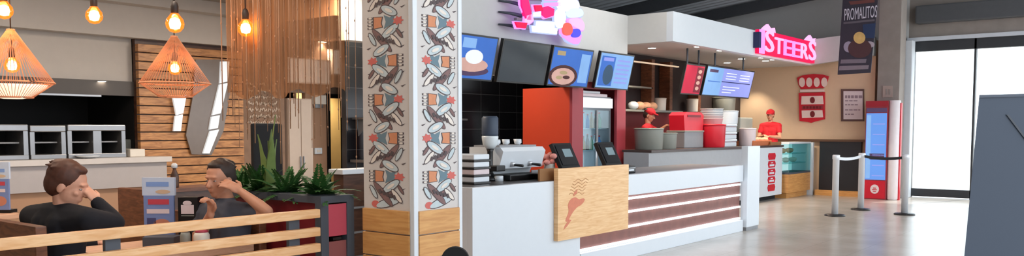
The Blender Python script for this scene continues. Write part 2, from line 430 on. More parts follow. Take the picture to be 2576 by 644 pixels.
# slatted timber wall behind the diners
slw = bpy.data.objects.new('wall_slats', None); C.objects.link(slw); ABS[slw.name] = (5.0, 9.45, 0); slw.location = (5.0, 9.45, 0); slw['kind'] = 'structure'
mb = MB(); mb.box((5.0, 9.62, 0), (6.42, 9.68, 2.56), m_darkwood); mb.build('backing', slw)
mb = MB()
z = .12; i = 0
while z < 2.5:
    mb.box((5.0, 9.55, z), (6.40, 9.62, z + .092), m_slat, .005); z += .104
mb.build('slats', slw)

# ------------------------------------------------------------------ near wallpapered pillar
px0, py0, px1, py1 = 3.585, 3.6, 4.0, 4.045
pil = thing('pillar', 'square pillar with patterned wallpaper above a honey timber base', 'pillar', ((px0 + px1) / 2, (py0 + py1) / 2, 0))
MB().box((px0 + .004, py0 + .004, 0), (px1 - .004, py1 - .004, 4.93), m_wallwhite).build('core', pil)
zb = 1.0
m_pap = M('wallpaper_ground', (206, 200, 196), .6, var=.08, scale=9)
q_line = M('paper_dark_outline', (84, 72, 74), .7); q_blue = M('paper_pale_blue', (190, 202, 206), .7, var=.1, scale=30); q_teal = M('paper_teal_grey', (104, 128, 140), .7)
q_or = M('paper_orange', (208, 138, 100), .7, var=.12, scale=30); q_red = M('paper_red', (206, 104, 96), .7); q_br = M('paper_brown', (128, 98, 96), .7, var=.2, scale=30); q_cr = M('paper_cream', (226, 216, 206), .7)
LV = [0]
def motif(mb, P, u0, v0, w, h, fl):
    U = lambda a: u0 + (a if fl > 0 else 1 - a) * w
    R = lambda a: a if fl > 0 else PI - a
    def oval(a, b, ra, rb, rot, m, o=.012):
        LV[0] = (LV[0] + 1) % 9; e = .0009 + LV[0] * .00034
        P.oval(mb, U(a), v0 + b * h, ra * w + o * .5, rb * h + o * .5, R(rot), e, q_line, 18); P.oval(mb, U(a), v0 + b * h, ra * w, rb * h, R(rot), e + .00015, m, 18)
    # tally strokes
    for k in range(4):
        b = .36 + k * .085
        P.rect(mb, min(U(.06), U(.19)), v0 + b * h, max(U(.06), U(.19)), v0 + (b + .055) * h, .001, q_line)
        P.oval(mb, U(.13), v0 + (b + .03) * h, .045 * w, .022 * h, 0, .0019, q_cr)
    # orange block
    P.poly(mb, [(U(.2), v0 + .36 * h), (U(.45), v0 + .38 * h), (U(.42), v0 + .5 * h), (U(.45), v0 + .66 * h), (U(.2), v0 + .68 * h)], .001, q_line)
    P.poly(mb, [(U(.225), v0 + .375 * h), (U(.43), v0 + .395 * h), (U(.40), v0 + .5 * h), (U(.43), v0 + .645 * h), (U(.225), v0 + .665 * h)], .0018, q_or)
    # teal bracket and red flower
    P.poly(mb, [(U(.47), v0 + .34 * h), (U(.62), v0 + .42 * h), (U(.74), v0 + .34 * h), (U(.7), v0 + .52 * h), (U(.74), v0 + .7 * h), (U(.62), v0 + .62 * h), (U(.47), v0 + .7 * h), (U(.52), v0 + .52 * h)], .001, q_teal)
    pts = []
    for k in range(14):
        t = 2 * PI * k / 14; r = 1 if k % 2 == 0 else .62
        pts.append((U(.82) + .14 * w * r * math.cos(t), v0 + .52 * h + .125 * h * r * math.sin(t)))
    P.poly(mb, pts, .0018, q_red)
    oval(.6, .80, .2, .10, -.35, q_blue); oval(.62, .27, .22, .10, .45, q_blue)
    P.oval(mb, U(.6), v0 + .80 * h, .1 * w, .045 * h, R(-.35), .0045, q_cr); P.oval(mb, U(.62), v0 + .27 * h, .1 * w, .04 * h, R(.45), .0045, q_cr)
    oval(.42, .05, .30, .085, -.7, q_br); oval(.76, .02, .16, .06, -.7, q_cr); oval(.18, .1, .13, .06, -.9, q_blue); oval(.85, .2, .1, .035, -.8, q_br)
    for a, b in ((.1, .2), (.1, .86), (.92, .86), (.9, .2)):
        P.poly(mb, [(U(a) - .05 * w, v0 + b * h), (U(a) + .07 * w, v0 + (b + .035) * h), (U(a) - .01 * w, v0 + (b - .03) * h)], .001, q_line)
    for k in range(5):
        P.poly(mb, [(U(.3 + .09 * k), v0 + (.16 - .035 * k) * h), (U(.36 + .09 * k), v0 + (.19 - .035 * k) * h), (U(.40 + .09 * k), v0 + (.08 - .035 * k) * h), (U(.34 + .09 * k), v0 + (.06 - .035 * k) * h)], .0052, q_line)
for face in (0, 1):
    mb = MB()
    if face == 0:
        mb.box((px0 + .03, py0 - .004, zb), (px1 - .0, py0 + .004, 4.9), m_pap); P = Pl((px0 + .05, py0 - .004, 0), UX, UZ, -UY); W = px1 - px0 - .075
    else:
        mb.box((px0 - .004, py0 + .03, zb), (px0 + .004, py1, 4.9), m_pap); P = Pl((px0 - .004, py1 - .03, 0), -UY, UZ, -UX); W = py1 - py0 - .085
    hh = .238; k = 0; z = zb + .143
    P.oval(mb, W * .55, zb + .045, W * .34, .03, .25, .001, q_line); P.oval(mb, W * .55, zb + .045, W * .32, .024, .25, .0018, q_blue); P.oval(mb, W * .22, zb + .03, W * .1, .022, 0, .0012, q_red); P.oval(mb, W * .62, zb + .095, W * .3, .018, -.35, .001, q_br)
    while z < 3.0:
        motif(mb, P, .0, z - .06, W, hh, 1 if k % 2 == 0 else -1); z += hh; k += 1
    mb.build('wallpaper_panel', pil)
mb = MB(); mb.box((px0 - .012, py0 - .012, 0), (px0 + .026, py0 + .026, 4.92), m_white, .004); mb.build('corner_trim', pil)
mb = MB(); mb.box((px1 - .022, py0 - .012, .0), (px1 + .012, py0 + .02, 4.92), m_white, .004); mb.build('corner_trim', pil)
for k in range(7):
    z1 = zb - k * .15; z0 = max(0.004, z1 - .143)
    MB().box((px0 + .026, py0 - .02, z0), (px1 - .022, py0 + .004, z1), m_base, .004).build('base_board', pil)
    MB().box((px0 - .02, py0 + .026, z0), (px0 + .004, py1, z1), m_base, .004).build('base_board', pil)

# ------------------------------------------------------------------ timber rail fence and planter
fy = 4.2
fen = thing('rail_fence', 'low fence of three pale timber rails on dark steel posts', 'fence', (2.2, fy, 0))
for zt in (1.0, .885, .785, .68):
    MB().box((.6, fy - .02, zt - .055), (3.34, fy + .02, zt), m_rail, .006).build('rail', fen)
for x in (.8, 2.05, 3.17):
    MB().box((x - .04, fy + .02, 0), (x + .04, fy + .05, .98), m_darkgrey, .004).build('post', fen)
pln = thing('planter', 'red panelled planter box with dark grey frame beside pillar', 'planter', (3.47, 4.7, 0))
mb = MB(); mb.box((3.36, 4.2, .08), (3.42, 4.26, 1.03), m_darkgrey); mb.box((3.57, 4.2, .08), (3.63, 4.26, 1.03), m_darkgrey)
mb.box((3.36, 4.2, 1.03), (3.63, 5.35, 1.075), m_darkgrey); mb.box((3.36, 4.2, 0), (3.63, 5.35, .08), m_darkgrey); mb.box((3.36, 5.29, .08), (3.63, 5.35, 1.03), m_darkgrey)
mb.build('frame', pln)
MB().box((3.38, 4.27, .08), (3.40, 5.29, 1.03), m_darkred).build('side_panel', pln)
MB().box((3.585, 4.27, .08), (3.605, 5.29, 1.03), m_darkred).build('side_panel', pln)
o = MB().box((3.42, 4.205, .815), (3.57, 4.225, 1.02), m_pinkred).build('end_panel', pln)
o = MB().box((3.42, 4.21, .08), (3.57, 4.23, .78), m_brick).build('end_panel', pln)
MB().box((3.46, 4.208, .787), (3.53, 4.23, .805), m_black).build('slot', pln)
MB().box((3.40, 4.27, .98), (3.585, 5.29, 1.06), m_soil).build('soil', pln)
def fern(x, y, z, n, L, spread, mat, label, group, droop=1.0, wide=.017):
    t = thing('potted_fern', label, 'plant', (x, y, z), group)
    st = MB(); fo = MB()
    for i in range(n):
        a = random.uniform(0, 2 * PI); el = random.uniform(.25, 1.2); l = L * random.uniform(.7, 1.1)
        d = V((math.cos(a), math.sin(a), 0)); pts = []
        for k in range(7):
            u = k / 6
            pts.append(V((x, y, z)) + d * (spread * l * u * math.cos(el) * 1.2) + UZ * (l * (math.sin(el) * u - droop * .45 * u * u * math.cos(el))))
        st.tube(pts, [.003 - .0003 * k for k in range(7)], mat, 4)
        side = d.cross(UZ)
        for k in range(1, 7):
            p = pts[k]; tg = (pts[k] - pts[k - 1]).normalized(); w = l * .28 * (1 - k / 8)
            for sgn in (-1, 1):
                for q in (0, .5):
                    b = p - tg * l * .14 * q
                    tip = b + side * sgn * w + tg * w * .6 - UZ * w * .15
                    mid = (b + tip) / 2
                    fo.add([b, mid + tg * wide, tip, mid - tg * wide], [(0, 1, 2, 3)], mat)
    st.build('stem', t); fo.build('foliage', t)
    return t
fern(3.52, 4.42, 1.06, 30, .26, 1.0, m_leaf, 'green fern at the near end of the planter', 'ferns in the planter')
fern(3.49, 4.72, 1.06, 34, .24, 1.0, m_leaf, 'green fern in the middle of the planter', 'ferns in the planter')
fern(3.49, 5.02, 1.06, 34, .26, 1.0, m_leaf, 'green fern between the middle and the far end of the planter', 'ferns in the planter')
fern(3.49, 5.24, 1.06, 24, .22, 1.0, m_leaf, 'green fern at the far end of the planter', 'ferns in the planter')
t = thing('snake_plant', 'tall pale green upright plant rising above the ferns', 'plant', (3.5, 4.93, 1.06))
for i in range(11):
    a = random.uniform(0, 2 * PI); r = random.uniform(.0, .04); h = random.uniform(.28, .60); lean = random.uniform(.0, .10)
    b = V((3.5 + r * math.cos(a), 4.93 + r * math.sin(a), 1.06)); d = V((math.cos(a), math.sin(a), 0)); sd = V((-math.sin(a), math.cos(a), 0))
    vs = []; fs = []
    for k in range(7):
        u = k / 6; w = .036 * (1 - u ** 2.6) + .001; p = b + d * lean * u * u + UZ * h * u
        vs += [p - sd * w, p + d * .006, p + sd * w]
    for k in range(6): fs += [(3 * k, 3 * k + 1, 3 * k + 4, 3 * k + 3), (3 * k + 1, 3 * k + 2, 3 * k + 5, 3 * k + 4)]
    MB().add(vs, fs, m_leaf2, True).build('leaf', t)

# bead curtain over the planter
t = thing('bead_curtain', 'bronze string curtain hanging above the planter', 'curtain', (3.5, 4.75, 3.05))
MB().box((3.44, 3.98, 3.0), (3.56, 5.5, 3.06), m_cord).build('rail', t)
m_sheer = thin_glass('sheer_bronze_mesh', (226, 196, 170), .0)
_nt = m_sheer.node_tree; _mx = [n for n in _nt.nodes if n.type == 'MIX_SHADER'][0]; _df = _nt.nodes.new('ShaderNodeBsdfDiffuse'); _df.inputs[0].default_value = lin((188, 142, 108))
_tc = _nt.nodes.new('ShaderNodeTexCoord'); _mp = _nt.nodes.new('ShaderNodeMapping'); _mp.inputs['Scale'].default_value = (1, 14, .5); _nz = _nt.nodes.new('ShaderNodeTexNoise'); _nz.inputs['Scale'].default_value = 2
_rg = _nt.nodes.new('ShaderNodeMapRange'); _rg.inputs[1].default_value = .3; _rg.inputs[2].default_value = .7; _rg.inputs[3].default_value = .3; _rg.inputs[4].default_value = .62
_nt.links.new(_tc.outputs['Object'], _mp.inputs[0]); _nt.links.new(_mp.outputs[0], _nz.inputs['Vector']); _nt.links.new(_nz.outputs['Fac'], _rg.inputs[0]); _nt.links.new(_rg.outputs[0], _mx.inputs[0]); _nt.links.new(_df.outputs[0], _mx.inputs[2])
mb = MB(); vs = []; fs = []
for k in range(61):
    yy = 4.16 + k * 1.3 / 60; xo = 3.535 + .012 * math.sin(k * .9)
    vs += [(xo, yy, 1.74 + .03 * math.sin(k * .35)), (xo, yy, 3.0)]
for k in range(60): fs.append((2 * k, 2 * k + 2, 2 * k + 3, 2 * k + 1))
mb.add(vs, fs, m_sheer, True); o = mb.build('sheer_panel', t)
for i in range(46):
    y = 4.02 + i * .0316 + random.uniform(-.006, .006)
    zend = 1.3 + .35 * abs(math.sin(i * 1.7)) + (.1 if i % 3 else -.05)
    x = 3.5 + random.uniform(-.03, .03)
    mb = MB(); mb.tube([(x, y, 3.02), (x + .003, y, 2.3), (x, y, zend)], random.choice((.0018, .0025, .004)), m_string, 5)
    for k in range(5):
        zz = zend + .05 + k * .28 + random.uniform(0, .1); mb.ell((x, y, zz), (.005, .005, .009), m_string, seg=6, rings=4)
    mb.build('string', t)

# ------------------------------------------------------------------ pendants
def bulb(t, c, r=.048, cord_to=3.06):
    c = V(c)
    MB().tube([c + UZ * (r * 2.3), (c.x, c.y, cord_to)], .004, m_cord, 6).build('cord', t)
    MB().lathe(c, [(.016, r * 1.0), (.022, r * 1.1), (.024, r * 1.9), (.018, r * 2.3), (.006, r * 2.5)], m_cord, 12).build('lamp_holder', t)
    o = MB().lathe(c, [(.002, -r), (r * .55, -r * .85), (r * .92, -r * .4), (r, 0), (r * .9, r * .45), (r * .55, r * .9), (.02, r * 1.2)], m_bulbglass, 18).build('bulb', t)
    f = MB().lathe(c, [(.004, -r * .62), (r * .5, -r * .5), (r * .62, 0), (r * .5, r * .5), (.006, r * .7)], m_filament, 12).build('filament', t)
    f2 = f; f2.parent = o
for (x, y, d, lab) in ((10, 27, 5.6, 'bare glowing globe bulb at the left edge of the view'), (237, 40, 5.8, 'bare glowing globe bulb between the two copper cage lamps'),
                       (440, 60, 5.2, 'bare glowing globe bulb hanging just above the right copper cage lamp'), (618, 72, 5.9, 'bare glowing globe bulb beside the bronze curtain')):
    p = at(x, y, D=d)
    t = thing('pendant_bulb', lab, 'lamp', (p.x, p.y, 3.06), 'bare pendant bulbs over the diners'); bulb(t, p, .056)
def cage(px_, py_, d, lab, bowl):
    p = at(px_, py_, D=d)
    t = thing('cage_pendant_lamp', lab, 'lamp', (p.x, p.y, 3.06), 'copper cage pendants'); bulb(t, p, .05)
    zt = p.z + .24; zm = p.z - .115; zb2 = p.z - .215; R = .255; rt = .022; rb = .12
    mb = MB(); N = 64
    for k in range(N):
        a = 2 * PI * k / N; ca, sa = math.cos(a), math.sin(a)
        mb.tube([(p.x + rt * ca, p.y + rt * sa, zt), (p.x + R * ca, p.y + R * sa, zm)], .0017, m_wire, 5)
        mb.tube([(p.x + R * ca, p.y + R * sa, zm), (p.x + rb * ca, p.y + rb * sa, zb2)], .0017, m_wire, 5)
        a2 = a + .5
        mb.tube([(p.x + rt * ca, p.y + rt * sa, zt), (p.x + R * math.cos(a2), p.y + R * math.sin(a2), zm)], .0013, m_wire, 4)
    mb.build('string_shade', t)
    for (r, zz) in ((rt, zt), (R, zm), (rb, zb2)):
        MB().tube([(p.x + r * math.cos(2 * PI * k / 32), p.y + r * math.sin(2 * PI * k / 32), zz) for k in range(33)], .006, m_wire, 6).build('hoop', t)
    if bowl:
        MB().lathe((p.x, p.y, zb2), [(.06, -.01), (.13, .015), (.19, .06), (.215, .085)], M('cream_diffuser', (250, 226, 200), .6, emit=.55), 24).build('diffuser', t)
cage(440, 172, 6.4, 'copper string cage lamp in front of the slatted wall', False)
cage(30, 165, 5.7, 'copper string cage lamp with white bowl at the left edge', True)

# ------------------------------------------------------------------ left kitchen counter and equipment
kt = thing('servery_counter', 'long pale servery counter in front of the black kitchen recess', 'counter', (2.6, 9.4, 0))
MB().slab([(-1.4, 9.25, 1.12), (5.22, 9.25, 1.12), (5.22, 9.54, 1.12), (4.98, 9.54, 1.12), (4.98, 10.1, 1.12), (-1.4, 10.1, 1.12)], (0, 0, .06), M('pale_countertop', (206, 200, 196), .4)).build('countertop', kt)
MB().box((-1.4, 9.3, .84), (5.18, 9.53, 1.12), M('pale_counter_front', (176, 170, 170), .6, var=.05)).build('front_panel', kt)
MB().box((-1.4, 9.35, 0), (5.15, 9.52, .84), m_brown).build('base', kt)
zc = 1.18
def hot_cabinet(x0, x1, z1, label, nbay):
    t = thing('food_warmer', label, 'food warmer', ((x0 + x1) / 2, 9.6, zc), 'steel food warmers on the servery')
    mb = MB(); mb.box((x0, 9.42, zc), (x1, 9.95, zc + .05), m_steel, .006); mb.box((x0, 9.42, z1 - .07), (x1, 9.95, z1), m_steel, .01)
    w = (x1 - x0) / nbay
    mb.build('frame', t)
    for k in range(nbay + 1):
        xx = x0 + k * w; xa = max(x0, xx - .045); MB().box((xa, 9.43, zc + .05), (min(x1, xx + .045), 9.94, z1 - .07), m_steel).build('upright', t)
    MB().box((x0 + .02, 9.9, zc + .05), (x1 - .02, 9.93, z1 - .07), m_black_matte).build('back', t)
    for k in range(nbay):
        MB().box((x0 + k * w + .06, 9.5, zc + .17), (x0 + (k + 1) * w - .06, 9.88, zc + .185), m_steel2).build('shelf', t)
hot_cabinet(2.7, 3.72, 1.55, 'wide steel food warmer at the left end of the servery', 2)
hot_cabinet(3.74, 4.1, 1.54, 'narrow steel food warmer between the two wide ones', 1)
hot_cabinet(4.12, 4.76, 1.55, 'steel food warmer at the right end of the servery', 2)
mb = MB(); mb.box((4.82, 9.45, zc), (5.0, 9.75, zc + .09), m_pvc, .01); single(mb, 'plastic_tub', 'cream plastic tub at the right end of the servery', 'tub')
mb = MB(); mb.box((4.85, 9.78, zc), (5.1, 9.98, zc + .2), m_greyplas, .02); single(mb, 'plastic_bin', 'grey plastic bin behind the cream tub on the servery', 'bin')
for k, x in enumerate((3.2, 4.3)):
    mb = MB(); mb.lathe((x, 9.36, zc), [(.03, 0), (.1, .012), (.125, .03), (.115, .03), (.03, .012)], m_white, 20)
    single(mb, 'serving_plate', ('white plate on the servery before the left warmer', 'white plate on the servery before the right warmer')[k], 'plate', 'plates on the servery')

def downlight(p, label, group, r=.055, mat=m_down):
    p = V(p); t = thing('downlight', label, 'light', p, group)
    MB().lathe(p, [(r * .95, -.006), (r * 1.25, -.004), (r * 1.25, .0), (r * .9, .0)], m_white, 20).build('rim', t)
    MB().lathe(p, [(r * .2, -.009), (r * .92, -.007), (r * .92, -.001)], mat, 18).build('lens', t)
    return t
def spot(p, energy, size=2.2, col=(1, .82, .62), blend=.6, aim=None):
    l = bpy.data.lights.new('spot', 'SPOT'); l.energy = energy; l.spot_size = size; l.spot_blend = blend; l.color = col; l.shadow_soft_size = .05
    o = bpy.data.objects.new('downlight_beam', l); C.objects.link(o); o.location = p
    if aim is not None: o.rotation_euler = (V(aim) - V(p)).to_track_quat('-Z', 'Y').to_euler()
    return o
# slatted-wall sign: slanted luminous bars on a grey acrylic shape
t = thing('acrylic_wall_sign', 'grey acrylic sign with slanted white bars on the slatted wall', 'sign', at(510, 300, Y=9.5))
m_acr = M('grey_acrylic', (116, 104, 96), .25, var=.1); m_bar = M('white_bar', (216, 222, 226), .3, var=.05, emit=.3)
ys = 9.53
MB().slab(pp([(490, 150), (560, 150), (582, 200), (560, 330), (530, 390), (480, 388), (466, 340), (482, 250)], Y=ys), (0, -.02, 0), m_acr).build('backing', t)
for q in ([(553, 155), (574, 155), (570, 205), (550, 210)], [(549, 213), (570, 209), (552, 285), (531, 290)], [(529, 294), (550, 290), (545, 322), (524, 326)], [(526, 330), (548, 326), (524, 386), (508, 386)], [(432, 246), (466, 240), (458, 285), (441, 290)], [(438, 292), (457, 288), (452, 330), (434, 330)]):
    MB().slab(pp(q, Y=ys - .02), (0, -.03, 0), m_bar).build('bar', t)
# mural with white script beside it
t = thing('script_mural', 'brown mural panel with rows of pale script beside the slatted wall', 'mural', (6.8, 9.4, 1.2))
m_mur = M('mural_brown', (134, 106, 86), .8, var=.4, scale=6); m_scr = M('mural_script', (206, 186, 168), .8)
MB().box((6.43, 9.63, .02), (7.10, 9.69, 2.5), m_mur).build('panel', t)
mb = MB()
for r in range(7):
    z = 2.1 - r * .085; x = 6.5 + .02 * (r % 3); pts = []
    for k in range(40):
        u = k / 39
        pts.append((x + u * (.5 - .03 * (r % 2)), 9.625, z + .025 * math.sin(k * 1.9 + r) + .012 * math.sin(k * .7 + 2 * r)))
    mb.tube(pts, .009, m_scr, 5)
mb.build('script', t)
# recessed lights left
p = at(258, 196, Z=2.56)
p = at(258, 197, Y=9.63); downlight((p.x, 9.65, 2.05), 'small downlight on the dark hood above the servery', None, .045)
for q, lab in (((698, 120), 'left downlight in the brown passage ceiling'), ((810, 105), 'right downlight in the brown passage ceiling')):
    p = at(q[0], q[1], Z=2.775); downlight(p, lab, 'passage downlights', .07); spot(p - UZ * .03, 25)
# passage behind the curtain
mb = MB(); mb.box((7.15, 9.6, 0), (7.36, 10.2, 1.93), M('beige_door', (198, 178, 162), .6), .01); mb.box((7.365, 9.6, 0), (7.56, 10.2, 1.93), M('beige_door2', (188, 168, 152), .6), .01)
mb.box((7.33, 9.585, .9), (7.345, 9.6, 1.1), m_steel)
t = thing('locker', 'tall beige two door locker behind the bronze curtain', 'locker', (7.35, 9.9, 0))
MB().box((7.15, 9.62, 0), (7.56, 10.2, 1.93), M('beige_locker', (190, 170, 154), .6), .01).build('body', t)
for a, b in ((7.155, 7.35), (7.36, 7.555)):
    dd = MB().box((a, 9.60, .04), (b, 9.62, 1.91), M('beige_locker_door', (200, 182, 166), .6), .006).build('door', t)
    MB().box((b - .03 if a < 7.2 else a + .015, 9.58, .95), (b - .015 if a < 7.2 else a + .03, 9.60, 1.12), m_steel).build('handle', dd)
for (x0, y0, x1, y1, lab) in ((725, 152, 832, 208, 'long pale light box over the passage behind the curtain'), (838, 130, 912, 188, 'pale light box between the curtain and the pillar')):
    a = at(x0, y1, Y=9.69); b = at(x1, y0, Y=9.69)
    t = thing('light_box', lab, 'light box', ((a.x + b.x) / 2, 9.7, a.z))
    MB().box((a.x, 9.69, a.z), (b.x, 9.82, b.z), m_white, .006).build('case', t)
    MB().box((a.x + .02, 9.68, a.z + .02), (b.x - .02, 9.69, b.z - .02), m_lightbox).build('face', t)
# pillar strip and doorway to the lit room
a = at(838, 430, Y=9.8); b = at(930, 245, Y=9.8)
m_cream = M('cream_room', (226, 196, 140), .7, var=.06)
t = bpy.data.objects.new('door_2', None); C.objects.link(t); t['kind'] = 'structure'; ABS[t.name] = (0, 0, 0)
mb = MB(); mb.box((7.98, 9.8, 0), (8.04, 9.9, 2.0), m_black); mb.box((8.48, 9.8, 0), (8.54, 9.9, 2.0), m_black); mb.box((7.98, 9.8, 1.96), (8.54, 9.9, 2.02), m_black)
mb.build('frame', t)
mb = MB(); mb.box((8.04, 10.6, 0), (8.9, 10.65, 2.2), m_cream); mb.build('room_wall', t)
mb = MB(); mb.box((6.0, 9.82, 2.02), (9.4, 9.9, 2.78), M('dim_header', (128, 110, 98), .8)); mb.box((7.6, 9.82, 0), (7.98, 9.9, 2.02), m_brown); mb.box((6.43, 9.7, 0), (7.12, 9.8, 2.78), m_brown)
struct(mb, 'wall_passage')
spot(V((8.3, 10.2, 2.3)), 40, 2.6, (1, .8, .5))
t = thing('wall_sconce', 'cream square wall light left of the lit doorway', 'light', at(803, 262, Y=9.75))
a = at(790, 262, Y=9.75); b = at(818, 240, Y=9.75)
MB().box((a.x, 9.72, a.z), (b.x, 9.82, b.z), m_pvc, .01).build('shade', t); MB().box((a.x + .03, 9.76, a.z - .05), (b.x - .03, 9.82, a.z), m_steel).build('bracket', t)
mb = MB(); a = at(796, 388, Y=9.75); b = at(814, 372, Y=9.75); mb.box((a.x, 9.78, a.z), (b.x, 9.82, b.z), m_white, .006); mb.box((a.x + .03, 9.77, a.z + .025), (b.x - .03, 9.78, b.z - .025), m_pvc)
single(mb, 'wall_switch', 'white square switch plate below the cream wall light', 'switch')
# white topped side counter and dark chair beyond the planter
t = thing('side_counter', 'dark counter with white top seen between planter and pillar', 'counter', (5.6, 6.9, 0))
a = at(862, 432, Y=6.4); b = at(935, 432, Y=6.4)
MB().box((a.x, 6.4, a.z - .03), (b.x + .3, 6.62, a.z + .02), m_white, .01).build('countertop', t)
MB().box((a.x + .05, 6.45, 0), (b.x + .25, 6.6, a.z - .03), m_darkwood).build('body', t)
for k in range(3): MB().box((a.x + .06, 6.435, .2 + k * .25), (b.x + .24, 6.45, .22 + k * .25), m_steel2).build('rail', t)
t = thing('bar_chair', 'black high backed chair behind the tall green plant', 'chair', at(695, 420, D=8.0) * 1)
p = at(697, 310, D=8.0); p0 = V((p.x, p.y, 0)); t.location = p0; ABS[t.name] = tuple(p0)
def cambox(mb, c, w, d, z0, z1, mat, bev=0): mb.box((c.x - w / 2, c.y - d / 2, z0), (c.x + w / 2, c.y + d / 2, z1), mat, bev)
mb = MB(); cambox(mb, p0 + V((.0, .17, 0)), .34, .05, .75, p.z, m_black_matte, .04); mb.build('backrest', t)
mb = MB(); cambox(mb, p0, .4, .4, .68, .75, m_black_matte, .03); mb.build('seat', t)
for sx in (-1, 1):
    for sy in (-1, 1): MB().tube([(p0.x + sx * .16, p0.y + sy * .16, .7), (p0.x + sx * .2, p0.y + sy * .2, 0)], .016, m_black, 8).build('leg', t)

# ------------------------------------------------------------------ near counter
ct = thing('service_counter', 'long white service counter with rust brown strips and lit lines', 'counter', (9.0, 5.3, 0))
m_ctop = M('dark_counter_top', (66, 64, 64), .3, var=.1)
MB().box((5.67, 4.95, 0), (7.42, 5.02, .97), m_white, .004).build('front_panel', ct)
MB().box((5.67, 5.02, 0), (5.72, 5.85, .97), m_white, .004).build('side_panel', ct)
MB().box((5.72, 5.02, .93), (7.9, 5.85, .972), m_ctop).build('countertop', ct)
MB().box((7.42, 4.96, .73), (11.75, 5.06, .97), m_white, .004).build('top_band', ct)
MB().box((7.9, 5.06, .9), (11.75, 5.85, .968), m_steel2).build('worktop', ct)
MB().box((7.42, 5.0, .19), (11.72, 5.06, .73), m_brownpanel).build('cladding', ct)
MB().box((7.42, 4.94, 0), (11.72, 5.06, .165), m_white, .004).build('plinth', ct)
for z in (.69, .535, .36, .19):
    MB().box((7.42, 4.975, z - .012), (11.70, 5.0, z + .012), m_led).build('led_strip', ct)
MB().box((7.45, 5.1, 0), (11.74, 5.8, .9), m_darkgrey).build('carcass', ct)
t = thing('counter_end_panel', 'tall white end panel closing the service counter near the exit', 'panel', (12.0, 4.95, 0))
MB().box((11.76, 4.9, .05), (12.22, 5.0, 1.25), m_white, .006).build('panel', t); MB().box((11.77, 4.91, 0), (12.21, 4.99, .05), m_steel2).build('kick_plate', t)
# oak sign board on the counter front
t = thing('oak_sign_board', 'square pale oak board with faint red emblem on the counter front', 'sign', (7.55, 4.85, .35))
MB().box((6.93, 4.895, .355), (8.335, 4.948, 1.098), m_oak, .004).build('board', t)
P = Pl((6.93, 4.895, .355), UX, UZ, -UY)
m_em = M('faded_red_print', (212, 128, 100), .7, var=.15, scale=25); m_emb = M('faded_brown_print', (206, 156, 112), .7, var=.1)
mb = MB()
for (pts) in ([(.12, .20), (.17, .18), (.25, .27), (.35, .33), (.42, .34), (.5, .39), (.47, .42), (.38, .40), (.32, .44), (.22, .42), (.17, .36), (.2, .29)],
              [(.26, .44), (.33, .46), (.36, .52), (.3, .5)]):
    P.poly(mb, chaikin(pts), 0, m_em, .002)
P.poly(mb, [(.1, .11), (.16, .14), (.24, .20), (.2, .21), (.12, .15)], 0, m_em, .002)
mb.build('emblem', t)
mb = MB()
for k in range(5):
    pts = [P.p(.2 + .28 * u / 14 + .02 * k, .47 + .035 * k + .012 * math.sin(u * .9 + k), .001) for u in range(15)]
    mb.tube(pts, .004, m_emb, 4)
mb.build('emblem_lines', t)
# --- things on the near counter (top z .972)
zt = .972
def boxthing(name, label, cat, a, b, mat, bev=.01, group=None):
    mb = MB(); mb.box(a, b, mat, bev); return single(mb, name, label, cat, group)
p = at(1233, 455, Z=zt)
t = thing('coffee_grinder', 'grey hopper coffee grinder standing at the left end of the counter', 'coffee grinder', p)
MB().lathe(p, [(.0, 0), (.085, 0), (.085, .03), (.045, .05), (.03, .09), (.03, .3), (.04, .33)], m_black, 20).build('stand', t)
MB().lathe(p + UZ * .33, [(.04, 0), (.075, .04), (.085, .11), (.085, .13)], M('pale_collar', (216, 224, 228), .3), 20).build('collar', t)
MB().lathe(p + UZ * .46, [(.08, 0), (.085, .02), (.085, .18), (.07, .2)], m_slate, 20).build('hopper', t)
MB().box((p.x - .05, p.y - .13, zt + .1), (p.x + .09, p.y - .02, zt + .16), m_black, .01).build('chute', t)
MB().lathe(p + V((.02, -.1, 0)), [(.0, .0), (.045, .0), (.045, .05), (.04, .055)], m_white, 16).build('cup_rest', t)
q = at(1188, 462, Z=zt)
for k in range(4):
    z0 = zt + k * .072
    t = thing('till_tray', ('lowest of the white trays stacked beside the coffee grinder', 'second tray from the bottom beside the coffee grinder', 'third tray from the bottom beside the coffee grinder', 'topmost tray beside the coffee grinder')[k], 'tray', (q.x, 5.35, z0), 'stacked trays on the counter')
    MB().box((q.x - .12, 5.2, z0), (q.x + .13, 5.55, z0 + .02), m_black, .004).build('base', t)
    MB().box((q.x - .11, 5.21, z0 + .02), (q.x + .12, 5.54, z0 + .071), (m_white, m_paper, m_white, m_white)[k], .01).build('body', t)
# white coffee machine
t = thing('coffee_machine', 'white coffee machine with dark drip ledge behind the counter edge', 'coffee machine', (6.95, 5.6, zt))
x0, x1 = 6.62, 7.35
MB().slab([(x0, 5.42, zt + .12), (x0, 5.36, zt + .3), (x0, 5.4, zt + .34), (x0, 5.82, zt + .34), (x0, 5.82, zt), (x0, 5.6, zt), (x0, 5.55, zt + .12)], (x1 - x0, 0, 0), m_white).build('body', t)
MB().box((x0 + .04, 5.3, zt), (x1 - .02, 5.6, zt + .06), m_black, .01).build('drip_tray', t)
for k in range(2):
    xx = x0 + .2 + .3 * k; g = MB().lathe((xx, 5.4, zt + .14), [(.03, 0), (.035, .03), (.03, .05)], m_chrome, 14).build('group_head', t)
    MB().tube([(xx, 5.4, zt + .16), (xx, 5.26, zt + .15)], [.012, .015], m_black, 8).build('portafilter', g)
MB().box((x0 + .05, 5.45, zt + .34), (x1 - .05, 5.8, zt + .36), m_steel2).build('cup_warmer', t)
